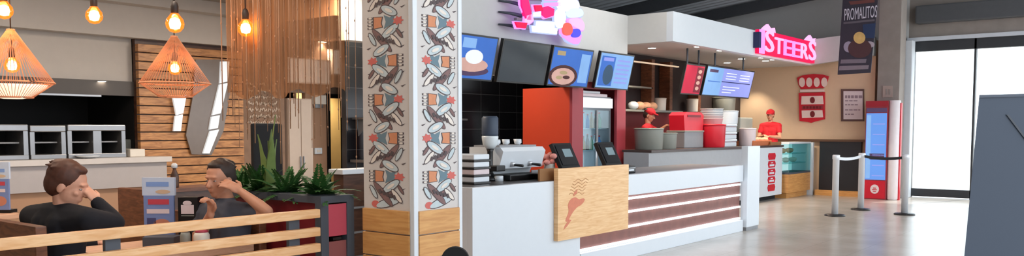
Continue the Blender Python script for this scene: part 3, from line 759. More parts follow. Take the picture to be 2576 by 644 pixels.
for k, (dx, dy) in enumerate(((.12, .1), (.3, .12), (.48, .1), (.6, .2))):
    mb = MB(); c0 = V((x0 + dx, 5.45 + dy, zt + .36)); mb.lathe(c0, [(.02, 0), (.03, .01), (.042, .06), (.038, .06), (.026, .012)], m_white, 16)
    mb.tube([c0 + V((.038, 0, .05)), c0 + V((.062, 0, .045)), c0 + V((.06, 0, .02)), c0 + V((.032, 0, .015))], .005, m_white, 6)
    single(mb, 'coffee_cup', ('white cup on the left of the coffee machine top', 'second white cup from the left on the coffee machine', 'third white cup from the left on the coffee machine', 'white cup on the right rear of the coffee machine top')[k], 'cup', 'cups on the coffee machine')
t = thing('serving_tray', 'flat grey serving tray on the counter left of the tills', 'tray', (7.35, 5.18, zt))
boxt = MB().box((6.98, 5.06, zt + .06), (7.5, 5.28, zt + .075), m_steel2, .005); boxt.build('base', t)
MB().box((6.98, 5.06, zt + .06), (7.5, 5.075, zt + .10), m_steel2, .004).build('rim', t); MB().box((6.98, 5.265, zt + .06), (7.5, 5.28, zt + .10), m_steel2, .004).build('rim', t)
MB().box((7.05, 5.09, zt), (7.45, 5.25, zt + .06), m_black).build('stand', t)
mb = MB()
q0 = at(1355, 456, Z=zt)
boxthing('cardboard_box', 'brown cardboard box against the oak board on the counter', 'box', (6.8, 5.03, zt), (7.14, 5.055 + .0, zt + .125), m_card, .003)
t = thing('flower_vase', 'pink flowers in a low vase behind the serving tray', 'flowers', (7.62, 5.5, zt))
MB().lathe((7.62, 5.5, zt), [(.05, 0), (.07, .05), (.06, .12), (.065, .14)], m_pvc, 16).build('vase', t)
m_petal = M('pink_petals', (226, 150, 140), .7, var=.25, scale=30)
for k in range(12):
    a = k * 2.4; r = .02 + .011 * k; MB().ell((7.62 + r * math.cos(a), 5.5 + r * math.sin(a), zt + .19 + .05 * math.cos(k)), (.042, .042, .032), m_petal, seg=8, rings=6).build('flower', t)
# point of sale terminals
def pos(px_, label, y0=5.35):
    p = at(px_, 405, Y=y0); x = p.x
    t = thing('till_terminal', label, 'till', (x, y0, zt), 'tills on the counter')
    MB().box((x - .17, y0 - .1, zt), (x + .17, y0 + .16, zt + .05), m_black, .012).build('base', t)
    MB().slab([(x - .06, y0 + .02, zt + .05), (x + .06, y0 + .02, zt + .05), (x + .05, y0 + .1, zt + .2), (x - .05, y0 + .1, zt + .2)], (0, .05, 0), m_black).build('neck', t)
    s = MB().slab([(x - .18, y0 - .04, zt + .1), (x + .18, y0 - .04, zt + .1), (x + .18, y0 + .1, zt + .37), (x - .18, y0 + .1, zt + .37)], (0, .045, -.02), m_black).build('monitor', t)
    a = V((0, .14, .27)).normalized(); n = V((0, -.27, .14)).normalized()
    o = V((x - .15, y0 - .028, zt + .125)) + n * .004
    MB().slab([o, o + UX * .30, o + UX * .30 + a * .25, o + a * .25], n * .002, m_blacktile).build('screen', s)
    mb = MB(); mb.slab([o + UX * .1 + a * .1 + n * .003, o + UX * .26 + a * .1 + n * .003, o + UX * .26 + a * .2 + n * .003, o + UX * .1 + a * .2 + n * .003], n * .001, E('till_screen_glow', (150, 175, 185), .5)); mb.build('display', s)
    MB().box((x - .19, y0 - .2, zt), (x + .1, y0 - .11, zt + .03), m_black, .008).build('keyboard', t)
pos(1430, 'black till terminal behind the middle of the oak board'); pos(1538, 'black till terminal behind the right end of the oak board')
t = thing('receipt_printer', 'small black receipt printer right of the tills', 'printer', (8.75, 5.2, .968))
MB().box((8.62, 5.1, .968), (8.86, 5.32, 1.06), m_black, .02).build('body', t); MB().box((8.68, 5.095, 1.0), (8.8, 5.1, 1.02), m_white).build('paper', t); MB().box((8.64, 5.098, 1.03), (8.84, 5.1, 1.04), m_steel).build('slot', t)

# rear bench of the near kitchen
t = thing('kitchen_bench', 'steel kitchen bench along the black tiled wall', 'bench', (9.0, 8.9, 0))
MB().box((8.05, 8.6, 1.02), (10.2, 9.39, 1.06), m_steel, .005).build('top', t)
for x in (8.1, 9.1, 10.1): MB().box((x, 8.65, 0), (x + .05, 8.7, 1.02), m_steel2).build('leg', t)
MB().box((8.05, 8.7, .3), (10.2, 9.35, .33), m_steel2).build('shelf', t)
t = thing('plate_shelf', 'steel shelf on the black tiled wall left of the red fridge housing', 'shelf', (9.3, 9.2, 1.66))
MB().box((8.1, 9.0, 1.64), (10.2, 9.4, 1.67), m_steel, .004).build('board', t)
for x in (8.2, 9.2, 10.1): MB().slab([(x, 9.38, 1.64), (x, 9.1, 1.64), (x, 9.38, 1.4)], (.02, 0, 0), m_steel2).build('bracket', t)
for k, (x, n, w) in enumerate(((9.62, 6, .17), (9.98, 4, .15))):
    for j in range(n):
        mb = MB(); mb.lathe((x, 9.16, 1.67 + j * .018), [(.06, 0), (w * .6, .006), (w, .02), (w * .97, .024), (w * .55, .012)], m_pvc, 22)
        single(mb, 'plate', 'cream plate in the %s stack on the steel shelf, %s' % (('left', 'right')[k], ('lowest', 'second up', 'third up', 'fourth up', 'fifth up', 'topmost')[j if j < n - 1 else 5]), 'plate', 'plates on the steel shelf')
for k, (x, h) in enumerate(((9.3, .26), (9.75, .34))):
    t = thing('food_mixer', ('small dark mixer on the kitchen bench left', 'taller dark mixer on the kitchen bench right')[k], 'mixer', (x, 8.95, 1.06))
    MB().box((x - .12, 8.8, 1.06), (x + .12, 9.15, 1.10), m_steel2, .01).build('base', t)
    MB().box((x - .07, 9.02, 1.1), (x + .07, 9.13, 1.1 + h), m_black, .02).build('column', t)
    MB().box((x - .08, 8.8, 1.1 + h - .1), (x + .08, 9.14, 1.12 + h), m_steel2, .03).build('head', t)
    MB().lathe((x, 8.88, 1.10), [(.05, 0), (.09, .06), (.1, .13), (.095, .13), (.05, .02)], m_steel, 18).build('bowl', t)
t = thing('drink_dispenser', 'white drink dispenser behind the coffee grinder', 'dispenser', (8.4, 8.9, 1.06))
MB().box((8.28, 8.75, 1.06), (8.55, 9.1, 1.12), m_black, .01).build('base', t); MB().box((8.28, 8.95, 1.12), (8.55, 9.1, 1.5), m_steel2, .02).build('column', t); MB().box((8.28, 8.75, 1.36), (8.55, 9.0, 1.5), m_white, .02).build('head', t); MB().tube([(8.4, 8.82, 1.36), (8.4, 8.82, 1.27)], .012, m_chrome, 8).build('tap', t)

# red fridge housing with warm light in its side colour and drinks fridge
xh = 10.56
t = thing('fridge_housing', 'red fridge housing with warm light painted on its side under the menu screens', 'housing', (11.3, 7.7, 0))
MB().box((xh, 7.25, 0), (xh + .04, 8.15, 2.24), m_warmlit).build('side_panel', t)
MB().box((xh + .0, 7.2, 0), (10.86, 7.25, 2.24), m_burg).build('front_panel', t)
MB().box((11.86, 7.2, 0), (12.14, 7.25, 2.24), m_burg).build('front_panel', t)
MB().box((12.1, 7.25, 0), (12.14, 8.15, 2.24), m_burg).build('side_panel', t)
MB().box((xh, 7.22, 2.14), (12.14, 8.15, 2.24), m_burg).build('top_panel', t)
MB().box((xh + .04, 8.1, 0), (12.1, 8.15, 2.14), m_black_matte).build('back_panel', t)
t = thing('drinks_fridge', 'tall glass door drinks fridge inside the red housing', 'fridge', (11.36, 7.6, 0))
fx0, fx1 = 10.9, 11.83
mb = MB(); mb.box((fx0, 7.3, 0), (fx1, 7.98, .12), m_darkgrey); mb.box((fx0, 7.3, .12), (fx0 + .05, 7.98, 2.0), m_steel2); mb.box((fx1 - .05, 7.3, .12), (fx1, 7.98, 2.0), m_steel2); mb.box((fx0, 7.94, .12), (fx1, 7.98, 2.0), M('glowing_fridge_lining', (225, 238, 245), .5, emit=1.3)); mb.box((fx0, 7.3, 1.98), (fx1, 7.98, 2.02), m_steel2)  # back lining glows to stand in for the lit interior
mb.build('cabinet', t)
MB().box((fx0, 7.26, 1.84), (fx1, 7.3, 2.0), M('fridge_header', (228, 226, 230), .4, emit=.35), .01).build('header', t)
dr = MB().box((fx0 + .06, 7.275, .14), (fx1 - .06, 7.285, 1.8), m_fridgeglass).build('door_glass', t)
MB().box((fx0 + .44, 7.26, .14), (fx0 + .49, 7.29, 1.8), m_steel2).build('door_frame', t)
MB().tube([(fx0 + .40, 7.24, .8), (fx0 + .40, 7.24, 1.3)], .012, m_chrome, 8).build('handle', dr)
for z in (.45, .8, 1.15, 1.5): MB().box((fx0 + .05, 7.34, z), (fx1 - .05, 7.92, z + .015), m_chrome).build('shelf', t)
bcol = [M('bottle_%s' % n, c, .25, var=.1) for n, c in (('white', (220, 228, 235)), ('dark', (50, 40, 40)), ('blue', (70, 130, 190)), ('green', (80, 140, 100)), ('amber', (190, 140, 80)))]
cn = ('white', 'dark', 'blue', 'green', 'amber')
for r, z in enumerate((1.165, 1.515)):
    for k in range(7):
        x = fx0 + .11 + k * .118; mi = (k * 2 + r) % 5; h = .21 + .03 * ((k + r) % 2)
        tb = thing('drink_bottle', '%s drink bottle on the %s shelf of the fridge, %s from the left' % (cn[mi], ('third', 'top')[r], ('first', 'second', 'third', 'fourth', 'fifth', 'sixth', 'last')[k]), 'bottle', (x, 7.45, z), 'bottles in the drinks fridge')
        MB().lathe((x, 7.45, z), [(.03, 0), (.034, .01), (.034, h * .6), (.014, h * .85), (.014, h)], bcol[mi], 12).build('body', tb)
        MB().lathe((x, 7.45, z + h), [(.016, 0), (.016, .02)], m_red, 10).build('cap', tb)
mb = MB(); mb.box((fx0 + .02, 7.3, 2.02), (fx1 - .1, 7.8, 2.07), m_paper, .015); mb.box((fx0 + .05, 7.31, 2.07), (fx1 - .3, 7.8, 2.11), m_white, .015)
single(mb, 'folded_cloths', 'pale folded cloths lying on top of the drinks fridge', 'cloth')

# ------------------------------------------------------------------ menu screens
def tv(name, label, x0, x1, z1, tilt, y, paint, hgt=.58, group=None, hang=None, off=False):
    cx = (x0 + x1) / 2; W = x1 - x0
    t = thing(name, label, 'screen', (cx, y + .1, z1 - hgt / 2), group)
    up = V((0, -math.sin(tilt), math.cos(tilt))); n = V((0, -math.cos(tilt), -math.sin(tilt)))
    top = V((cx, y, z1)); bl = top - up * hgt - UX * W / 2
    MB().slab([bl, bl + UX * W, bl + UX * W + up * hgt, bl + up * hgt], -n * .05, m_black).build('casing', t)
    b = .022; o = bl + UX * b + up * b; w = W - 2 * b; h = hgt - 2 * b
    sc = MB(); P = Pl(o, UX, up, n); P.rect(sc, 0, 0, w, h, 0, m_screenoff if off else paint[0])
    for (kind, a, m) in (paint[1] if paint else []):
        if kind == 'r': P.rect(sc, a[0] * w, a[1] * h, a[2] * w, a[3] * h, .001 + .0005 * (a[4] if len(a) > 4 else 0), m)
        else: P.oval(sc, a[0] * w, a[1] * h, a[2] * w, a[3] * h, 0, .001 + .0005 * (a[4] if len(a) > 4 else 0), m, 20)
    sc.build('display', t)
    if hang is None:
        MB().box((cx - .1, y + .165, z1 - hgt * .75), (cx + .1, 7.3, z1 - hgt * .4), m_black).build('bracket', t)
    else:
        for dx in (-.3 * W, .3 * W): MB().tube([(cx + dx, y + .07, z1 - .12), (cx + dx, y + .07, hang)], .018, m_darkgrey, 8).build('hanger', t)
    return t
m_screenoff = M('dark_screen', (34, 44, 54), .12, var=.3, scale=2)
ty = 6.95; tl = math.radians(13)
g = 'menu screens above the counter'
tv('menu_screen', 'lit menu screen with pale dessert on blue beside the pillar', 7.45, 8.5, 2.69, tl, ty, (e_blue, [('o', (.5, .2, .42, .14), e_purple), ('o', (.55, .33, .34, .17, 1), e_peach), ('o', (.6, .52, .17, .17, 2), e_white), ('r', (.05, .75, .25, .95), e_gold), ('r', (.35, .72, .6, .95), e_ltblue)]), group=g)
tv('menu_screen', 'switched off dark menu screen between two lit ones', 8.6, 9.66, 2.69, tl, ty, None, group=g, off=True)
tv('menu_screen', 'lit menu screen showing a round plate of food on blue', 9.73, 10.78, 2.69, tl, ty, (e_blue, [('o', (.34, .25, .36, .3), e_brown), ('o', (.34, .24, .29, .23, 1), e_peach), ('o', (.24, .2, .08, .05, 2), e_gold), ('o', (.42, .22, .09, .05, 2), e_brown), ('o', (.33, .34, .1, .05, 2), e_gold), ('r', (.72, .1, .96, .9), e_ltblue), ('r', (.1, .8, .3, .92), e_gold)]), group=g)
tv('menu_screen', 'lit menu screen with light blue list at the right end of its row', 10.98, 12.0, 2.70, tl, ty, (e_ltblue, [('r', (.04, .05, .45, .92), e_blue), ('o', (.3, .38, .15, .3, 1), e_teal), ('r', (.1, .78, .4, .88, 1), e_lav)] + [('r', (.52, .15 + .13 * k, .92, .2 + .13 * k), e_lav) for k in range(6)]), group=g)
hz = 2.97
tv('menu_board', 'red menu screen hanging under the far soffit', 13.75, 14.52, 2.68, tl, 6.9, (e_red, [('r', (.62, .05, .98, .95), e_dred)] + [('o', (.8, .2 + .2 * k, .1, .07, 1), e_peach) for k in range(4)]), .56, 'hanging menu boards', hang=hz)
tv('menu_board', 'wide lavender menu screen hanging beside the red one', 14.62, 16.85, 2.70, tl, 6.9, (e_lav, [('r', (0, 0, .33, 1), e_ltblue), ('r', (.05, .82, .22, .92, 1), e_purple), ('r', (.33, .5, .96, .53), e_navy), ('r', (.05, .48, .3, .51, 1), e_blue)] + [('r', (.38, .12 + .1 * k, .38 + .2 + .08 * (k % 3), .15 + .1 * k), e_white) for k in range(3)] + [('r', (.4, .62 + .1 * k, .62, .65 + .1 * k), e_white) for k in range(3)] + [('r', (.7, .6 + .1 * k, .92, .63 + .1 * k), e_white) for k in range(3)]), .58, 'hanging menu boards', hang=hz)

# ------------------------------------------------------------------ luminous signs
ys = 7.05
t = thing('neon_shop_sign', 'pink and white luminous shop sign above the menu screens', 'sign', at(1360, 80, Y=ys))
for q in ([(1300, 44), (1462, 50), (1462, 56), (1300, 50)], [(1296, 64), (1456, 78), (1456, 84), (1296, 70)], [(1312, -6), (1456, 0), (1456, 6), (1312, 0)]): MB().slab(pp(q, Y=ys), (0, .05, 0), M('sign_backing', (120, 112, 124), .5)).build('support_rail', t)
for k, y in enumerate((2, 30, 61)):
    a = at(1254, y, Y=7.28); b = at(1312, y + 10, Y=7.1); MB().tube([a, (a + b) / 2 + UZ * .01, b], [.012, .022, .03], m_darkgrey, 8).build('bracket', t)  # dark tapered bars draw the supports together with their shadows
def neon(pts, mat, name='letter', dep=.05):
    cx = sum(p[0] for p in pts) / len(pts); cy = sum(p[1] for p in pts) / len(pts)
    mo = n_lilac if mat in (n_pink, n_hot, n_orange, n_blue, n_pale) else n_ltblue
    mb = MB().slab(pp(pts, Y=ys - .003), (0, -dep, 0), mat)
    mb.slab(pp([(cx + (x - cx) * 1.02 + (2.6 if x > cx else -2.6), cy + (y - cy) * 1.02 + (2.6 if y > cy else -2.6)) for x, y in pts], Y=ys - .001), (0, -dep * .5, 0), mo); mb.build(name, t)
neon([(1304, -25), (1316, -25), (1330, 30), (1332, 52), (1318, 50), (1306, 15)], n_pink)
neon([(1318, 40), (1332, 36), (1336, 52), (1326, 60), (1316, 56)], n_pale)
neon([(1290, 56), (1320, 58), (1316, 72), (1296, 70)], n_hot); neon([(1324, -26), (1348, -26), (1346, -4), (1328, -2)], n_pink)
neon([(1338, 14), (1356, 14), (1360, 28), (1342, 30)], n_hot); neon([(1338, 32), (1354, 30), (1354, 42), (1338, 42)], n_white)
neon([(1358, 20), (1372, 16), (1388, 24), (1386, 40), (1368, 46), (1358, 38)], n_pink); neon([(1364, 8), (1404, 6), (1404, 16), (1364, 16)], n_lilac)
neon([(1366, -26), (1398, -26), (1398, 2), (1366, 2)], n_lilac)
neon([(1346, 54), (1388, 56), (1388, 70), (1344, 66)], n_white, 'underline'); neon([(1334, 66), (1396, 72), (1394, 86), (1336, 80)], n_white, 'underline')
def ovpts(cx, cy, rx, ry, n=16): return [(cx + rx * math.cos(2 * PI * k / n), cy + ry * math.sin(2 * PI * k / n)) for k in range(n)]
neon(chaikin([(1396, 6), (1412, -8), (1436, -6), (1452, 8), (1450, 24), (1430, 20), (1416, 32), (1398, 24)]), n_white, 'emblem'); neon(chaikin([(1394, 24), (1412, 22), (1418, 44), (1412, 70), (1396, 72), (1390, 48)]), n_white, 'emblem'); neon(chaikin([(1418, 30), (1432, 20), (1456, 22), (1462, 40), (1440, 46), (1422, 44)]), E('neon_ice', (200, 235, 255), 1.2, 0), 'emblem', .06)
neon(chaikin([(1408, 62), (1418, 56), (1430, 64), (1432, 82), (1422, 92), (1408, 86)]), n_orange, 'emblem', .07); neon(chaikin([(1424, 48), (1452, 46), (1464, 62), (1460, 80), (1446, 70), (1430, 62)]), n_pale, 'emblem', .06); neon(chaikin([(1432, 74), (1448, 72), (1454, 84), (1446, 96), (1430, 94)]), n_blue, 'emblem', .065); neon(chaikin([(1404, 86), (1424, 94), (1446, 96), (1458, 84), (1454, 104), (1446, 114), (1424, 104)]), n_lilac, 'emblem', .05)
# far counter sign
ys = 6.45
a = at(1912, 118, Y=ys - .1); b = at(2056, 118, Y=ys - .1)
x0, x1 = a.x, b.x; W = x1 - x0
t = thing('soffit_shop_sign', 'luminous red sign with pale lilac letters on the white soffit', 'sign', (x0, 6.4, 3.0))
z0 = 2.97
MB().box((x0 - .1, 6.33, z0 + .1), (x0, 6.45, z0 + .4), M('sign_end', (30, 34, 84), .4)).build('end_box', t)
MB().box((x0, 6.37, z0), (x1, 6.45, z0 + .46), n_hot).build('face', t)
MB().box((x0, 6.34, z0), (x0 + .22, 6.37, z0 + .46), n_lilac).build('edge_tube', t)
letters = 'STEERS'; lw = (W - .3) / 6
for k, ch in enumerate(letters):
    h = .42 if k in (0, 5) else .32
    mb = MB(); text_mesh(ch, (n_pale, n_pale, n_lilac, n_lilac, n_pale, n_pale)[k], (x0 + .26 + k * lw, 6.345, z0 + .05), UX, UZ, lw * .86, h, .03, mb); mb.build('letter', t)
for xc in (x0 + .5, x1 - .35):
    mb = MB(); mb.slab([(xc - .35, 6.42, z0 + .46), (xc + .35, 6.42, z0 + .46), (xc + .3, 6.42, z0 + .56), (xc + .1, 6.42, z0 + .53), (xc - .05, 6.42, z0 + .6), (xc - .22, 6.42, z0 + .53)], (0, -.05, 0), n_pale); mb.build('crest', t)
# soffit downlights
m_soff = 2.955
dn = ((1700, 103, 'first soffit downlight from the left, by the corner'), (1792, 115, 'second soffit downlight along the front edge'), (1864, 124, 'third soffit downlight along the front edge'), (1865, 148, 'soffit downlight behind the third front one'), (1926, 153, 'soffit downlight over the tan wall left'),
      (1995, 141, 'soffit downlight under the luminous sign'), (2044, 145, 'soffit downlight at the right end of the sign'), (1640, 121, 'faint soffit downlight beside the near screens'), (1829, 158, 'soffit downlight just above the lavender screen'))
for x, y, lab in dn:
    p = at(x, y, Z=m_soff); p.z = 2.958
    if p.y < 6.66: p.y = 6.66
    if p.x > 19.25: p.x = 19.25
    downlight(p, lab, 'soffit downlights', .075); spot(p - UZ * .03, 45)
spot(V((18.9, 7.9, 2.9)), 45, 1.6, (1, .86, .66))
def fill_panel(x, y, z, label, en, col=(1, .93, .84), w=.6):  # unseen panels added to brighten kitchen, counter and dining zone
    t = thing('added_fill_panel', label, 'light', (x, y, z), 'added fill panels')
    MB().box((x - w / 2 - .02, y - .17, z - .03), (x + w / 2 + .02, y + .17, z), m_white, .004).build('frame', t)
    MB().box((x - w / 2, y - .15, z - .036), (x + w / 2, y + .15, z - .03), M('fill_panel_glow', (255, 244, 230), .5, emit=4)).build('diffuser', t)
    l = bpy.data.lights.new('added_fill', 'AREA'); l.shape = 'RECTANGLE'; l.size = w; l.size_y = .3; l.energy = en; l.color = col
    o = bpy.data.objects.new('added_fill_light', l); C.objects.link(o); o.location = (x, y, z - .05)
fill_panel(9.3, 8.2, 3.35, 'added kitchen fill panel over the near bench, behind the bulkhead', 26)
fill_panel(11.3, 6.0, 4.3, 'added fill panel high over the service counter', 10)
fill_panel(1.6, 6.6, 3.06, 'added dining fill panel left of the cage lamps', 13, (1, .84, .68))
fill_panel(3.0, 7.6, 3.06, 'added dining fill panel before the slatted wall', 17, (1, .84, .68))
fill_panel(2.6, 4.9, 3.06, 'added dining fill panel over the table', 9, (1, .84, .68))
fill_panel(5.9, 7.2, 3.06, 'added dining fill panel behind the curtain', 36, (1, .84, .68))

# ------------------------------------------------------------------ far counter
fc = thing('far_counter', 'far steel fronted counter with white end panel and dark top', 'counter', (15.3, 7.0, 0))
MB().box((11.95, 6.6, 1.12), (17.78, 7.15, 1.16), M('counter_top_dark', (70, 52, 48), .4), .004).build('countertop', fc)
MB().box((11.95, 6.65, .1), (15.9, 7.12, 1.12), M('grey_counter_front', (168, 170, 174), .5)).build('front_panel', fc)
MB().box((15.9, 6.62, .1), (17.75, 7.12, 1.12), m_white, .004).build('end_panel', fc)
MB().box((11.98, 6.75, 0), (17.7, 7.1, .1), m_black_matte).build('toe_kick', fc)
P = Pl((16.95, 6.618, .18), UX, UZ, -UY)
t = thing('vertical_badge', 'narrow red upright badge on the white end of the far counter', 'sign', (17.15, 6.61, .18))
mb = MB(); 
for k in range(5): P.poly(mb, [(.02, .02 + .165 * k), (.36, .02 + .165 * k), (.4, .1 + .165 * k), (.36, .16 + .165 * k), (.02, .16 + .165 * k), (-.02, .1 + .165 * k)], 0, m_red, .008)
mb.build('plates', t)
mb = MB()
for k in range(1, 4): P.rect(mb, .06, .05 + .165 * k, .32, .09 + .165 * k, .008, m_white); P.rect(mb, .13, .11 + .165 * k, .25, .13 + .165 * k, .008, m_white)
mb.build('letters', t)
zt = 1.16
def rbox(name, lab, cat, xa, ya, xb, yb, Y, dpt, mat, bev=.012, z0=None, group=None):
    a = at(xa, yb, Y=Y); b = at(xb, ya, Y=Y); z = zt if z0 is None else z0
    mb = MB(); mb.box((a.x, Y, z), (b.x, Y + dpt, max(b.z, z + .05)), mat, bev); return mb, a, b, z
def canister(name, lab, cat, x, Y, yt, wpx, mat, lid=None, z0=None, group=None):
    z = zt if z0 is None else z0
    a = at(x - wpx / 2, yt, Y=Y); b = at(x + wpx / 2, yt, Y=Y); r = (b.x - a.x) / 2 * .86; r = min(r, .26); h = max(.06, a.z - z)
    c = V(((a.x + b.x) / 2, Y, z)); t = thing(name, lab, cat, c, group)
    MB().lathe(c, [(r * .9, 0), (r * .94, .01), (r, h * .9), (r, h * .93)], mat, 22).build('body', t)
    MB().lathe(c + UZ * h * .93, [(r * 1.04, 0), (r * 1.04, h * .05), (r * .9, h * .07)], lid or mat, 22).build('lid', t)
    return t, c, r, h
canister('storage_drum', 'large grey green storage drum beside the red housing on far counter', 'drum', 1632, 6.85, 322, 42, m_greyplas)
canister('storage_drum', 'smaller grey storage drum right of the large one', 'drum', 1672, 6.85, 334, 34, m_greyplas)
t = thing('red_crate', 'red plastic crate standing on a grey bin on the far counter', 'crate', V((14.45, 7.0, zt + .35)))
a = at(1722, 365, Y=6.85); b = at(1770, 328, Y=6.85)
mb = MB(); mb.box((a.x, 6.85, zt), (b.x, 7.2, b.z), m_steel2, .015); mb.box((a.x - .01, 6.84, b.z - .03), (b.x + .01, 7.21, b.z), m_greyplas, .008); single(mb, 'steel_bin', 'grey steel bin under the red crate', 'bin')
z2 = b.z; b2 = at(1770, 283, Y=6.85)
t.location = ((a.x + b.x) / 2, 7.0, z2); ABS[t.name] = tuple(t.location)
MB().slab([(a.x + .02, 6.86, z2), (b.x - .02, 6.86, z2), (b.x + .02, 6.86, b2.z - .06), (b.x - .08, 6.86, b2.z), (a.x + .1, 6.86, b2.z), (a.x - .02, 6.86, b2.z - .06)], (0, .3, 0), m_red).build('body', t)
MB().box((a.x + .12, 6.85, b2.z - .09), (b.x - .12, 6.86, b2.z - .05), m_darkred).build('handhold', t)
t, c, r, h = canister('red_urn', 'tall red cylinder urn in the middle of the far counter', 'urn', 1790, 6.85, 312, 38, m_red)
zt2 = zt + h * 1.0
for k in range(5):
    z = zt2 + k * .045; mb = MB(); mb.lathe((c.x, c.y, z), [(r * .72, 0), (r * .8, .1), (r * .84, .1), (r * .84, .108), (r * .76, .108), (r * .7, .01)], m_white if k > 1 else m_paper, 18)
    single(mb, 'paper_cup', 'white paper cup in the stack on the red urn, ' + ('lowest', 'second up', 'third up', 'fourth up', 'topmost')[k], 'cup', 'cups stacked on the red urn')
a = at(1812, 365, Y=6.75); b = at(1854, 312, Y=6.75)
hb = (b.z - zt) / 3
for k in range(3):
    z = zt + k * hb; t = thing('foam_box', ('lowest', 'middle', 'topmost')[k] + ' white foam box in the pile beside the red urn', 'box', ((a.x + b.x) / 2, 6.9, z), 'white foam boxes on the far counter')
    MB().box((a.x, 6.75, z), (b.x, 7.15, z + hb * .62), m_white, .02).build('base', t); MB().box((a.x - .01, 6.74, z + hb * .66), (b.x + .01, 7.16, z + hb), m_white, .02).build('lid', t)
    MB().box((a.x + .03, 6.76, z + hb * .6), (b.x - .03, 7.14, z + hb * .68), m_darkred).build('band', t)
zc2 = zt + 3 * hb
canister('white_canister', 'white canister on top of the foam boxes', 'canister', 1830, 6.95, 278, 26, m_white, z0=zc2)
t, c, r, h = canister('water_jug', 'pale jug on the right part of the far counter', 'jug', 1880, 6.85, 322, 20, m_paper)
MB().tube([c + V((r, 0, h * .8)), c + V((r + .1, 0, h * .7)), c + V((r + .1, 0, h * .3)), c + V((r, 0, h * .2))], .015, m_paper, 6).build('handle', t)
t = thing('drinks_machine', 'grey and black drinks machine behind the pale jug', 'drinks machine', (16.6, 7.15, zt))
a = at(1852, 362, Y=7.05); b = at(1882, 296, Y=7.05)
MB().box((a.x, 6.95, zt), (b.x, 7.14, zt + .28), m_black, .02).build('body', t); MB().box((a.x - .05, 6.95, zt + .28), (b.x + .02, 7.14, b.z), m_greyplas, .03).build('head', t)
a = at(1893, 366, Y=6.7); b = at(1940, 350, Y=6.7)
t = thing('food_basket', 'orange brown basket of food in front of the red capped worker', 'basket', ((a.x + b.x) / 2, 6.85, zt))
MB().box((a.x, 6.68, zt), (b.x, 7.05, zt + .11), M('woven_orange', (190, 104, 60), .7, var=.3, scale=30), .02).build('basket', t)
for k in range(7): MB().ell((a.x + .12 + k * (b.x - a.x - .24) / 6, 6.8 + .1 * (k % 2), zt + .12), (.09, .08, .05), m_bread, seg=10, rings=6).build('roll', t)
mb = MB(); mb.box((17.1, 6.63, zt), (17.7, 6.95, zt + .02), m_card, .004); mb.box((17.1, 6.63, zt + .02), (17.7, 6.65, zt + .07), m_card); mb.box((17.1, 6.93, zt + .02), (17.7, 6.95, zt + .07), m_card)
single(mb, 'cardboard_tray', 'shallow brown cardboard tray at the right end of the far counter', 'tray')
# back shelving of the far kitchen
t = thing('kitchen_shelving', 'dark wall shelving along the back of the far kitchen', 'shelving', (15.0, 8.1, 0))
zs1 = at(1650, 277, Y=7.9).z
MB().box((12.2, 7.9, zs1 - .04), (15.6, 8.29, zs1), m_greyplas, .004).build('shelf', t)
MB().box((12.2, 8.05, zs1 + .42), (14.6, 8.29, zs1 + .45), m_greyplas).build('shelf', t)
for x in (12.2, 13.1, 14.55, 15.3, 16.6): MB().box((x, 8.05, zs1 if x < 15.5 else 0), (x + .12, 8.29, 2.86), m_walnut).build('upright', t)
MB().box((12.2, 8.22, 0), (15.6, 8.29, zs1 - .04), m_darkred).build('splashback', t)
MB().box((12.2, 8.0, 2.76), (15.6, 8.05, 2.785), M('warm_strip', (226, 200, 170), .5, emit=.35)).build('light_strip', t)
for k, (x, w, y0, m, lab) in enumerate(((1660, 18, 246, m_pvc, 'pale canister on the shelf above the worker'), (1742, 15, 248, m_pvc, 'cream canister on the shelf below the red screen'), (1821, 34, 243, m_greyplas, 'wide grey drum on the shelf below the lavender screen'))):
    canister('shelf_canister', lab, 'canister', x, 8.09, y0, w, m, z0=zs1)
for k in range(4):
    x = at(1594 + 16 * k, 270, Y=8.05).x
    mb = MB(); mb.ell((x, 8.06, zs1 + .08), (.12, .1, .08), m_bread if k else m_white); single(mb, 'bread_loaf', 'pale loaf on the shelf above the red capped worker, ' + ('first from left', 'second from left', 'third from left', 'last on the right')[k], 'bread', 'loaves on the kitchen shelf')

# display case and tan base right of the far counter
t = thing('display_case', 'glass display case with shelves at the end of the far counter', 'display case', (18.7, 6.9, 0))
dx0, dx1 = 17.82, 19.2
MB().box((dx0, 6.5, .12), (dx1, 6.95, .52), m_base).build('base', t); MB().box((dx0 + .05, 6.56, 0), (dx1 - .05, 6.9, .12), m_base).build('toe_kick', t)
MB().box((dx0, 6.5, .52), (dx1, 6.95, .56), m_darkgrey).build('deck', t); MB().box((dx0, 6.5, 1.18), (dx1, 6.95, 1.215), m_white).build('top', t)
MB().box((dx0 + .01, 6.5, .56), (dx1 - .01, 6.515, 1.18), m_caseglass).build('front_glass', t)
MB().box((dx0 + .0, 6.93, .56), (dx1, 6.95, 1.18), M('glowing_case_lining', (188, 220, 220), .5, emit=.4)).build('back', t)  # glow put into the back lining to brighten the case
MB().box((dx1 - .02, 6.45, 0), (dx1 + .06, 6.95, 1.2), m_white).build('end_panel', t)
for z in (.74, .95): MB().box((dx0 + .03, 6.6, z), (dx1 - .05, 6.92, z + .02), m_caseglass).build('shelf', t)
for k in range(5):
    x = dx0 + .18 + k * .22; mb = MB(); z = (.76, .97)[k % 2]; mb.lathe((x, 6.8, z), [(.04, 0), (.07, .02), (.09, .06), (.085, .09), (.02, .11)], m_bread if k % 2 else m_pvc, 14)
    single(mb, 'pastry', ('round pale pastry', 'round baked pastry', 'pale cake', 'golden cake', 'pale bun')[k] + ' on a shelf of the glass display case', 'pastry', 'pastries in the display case')

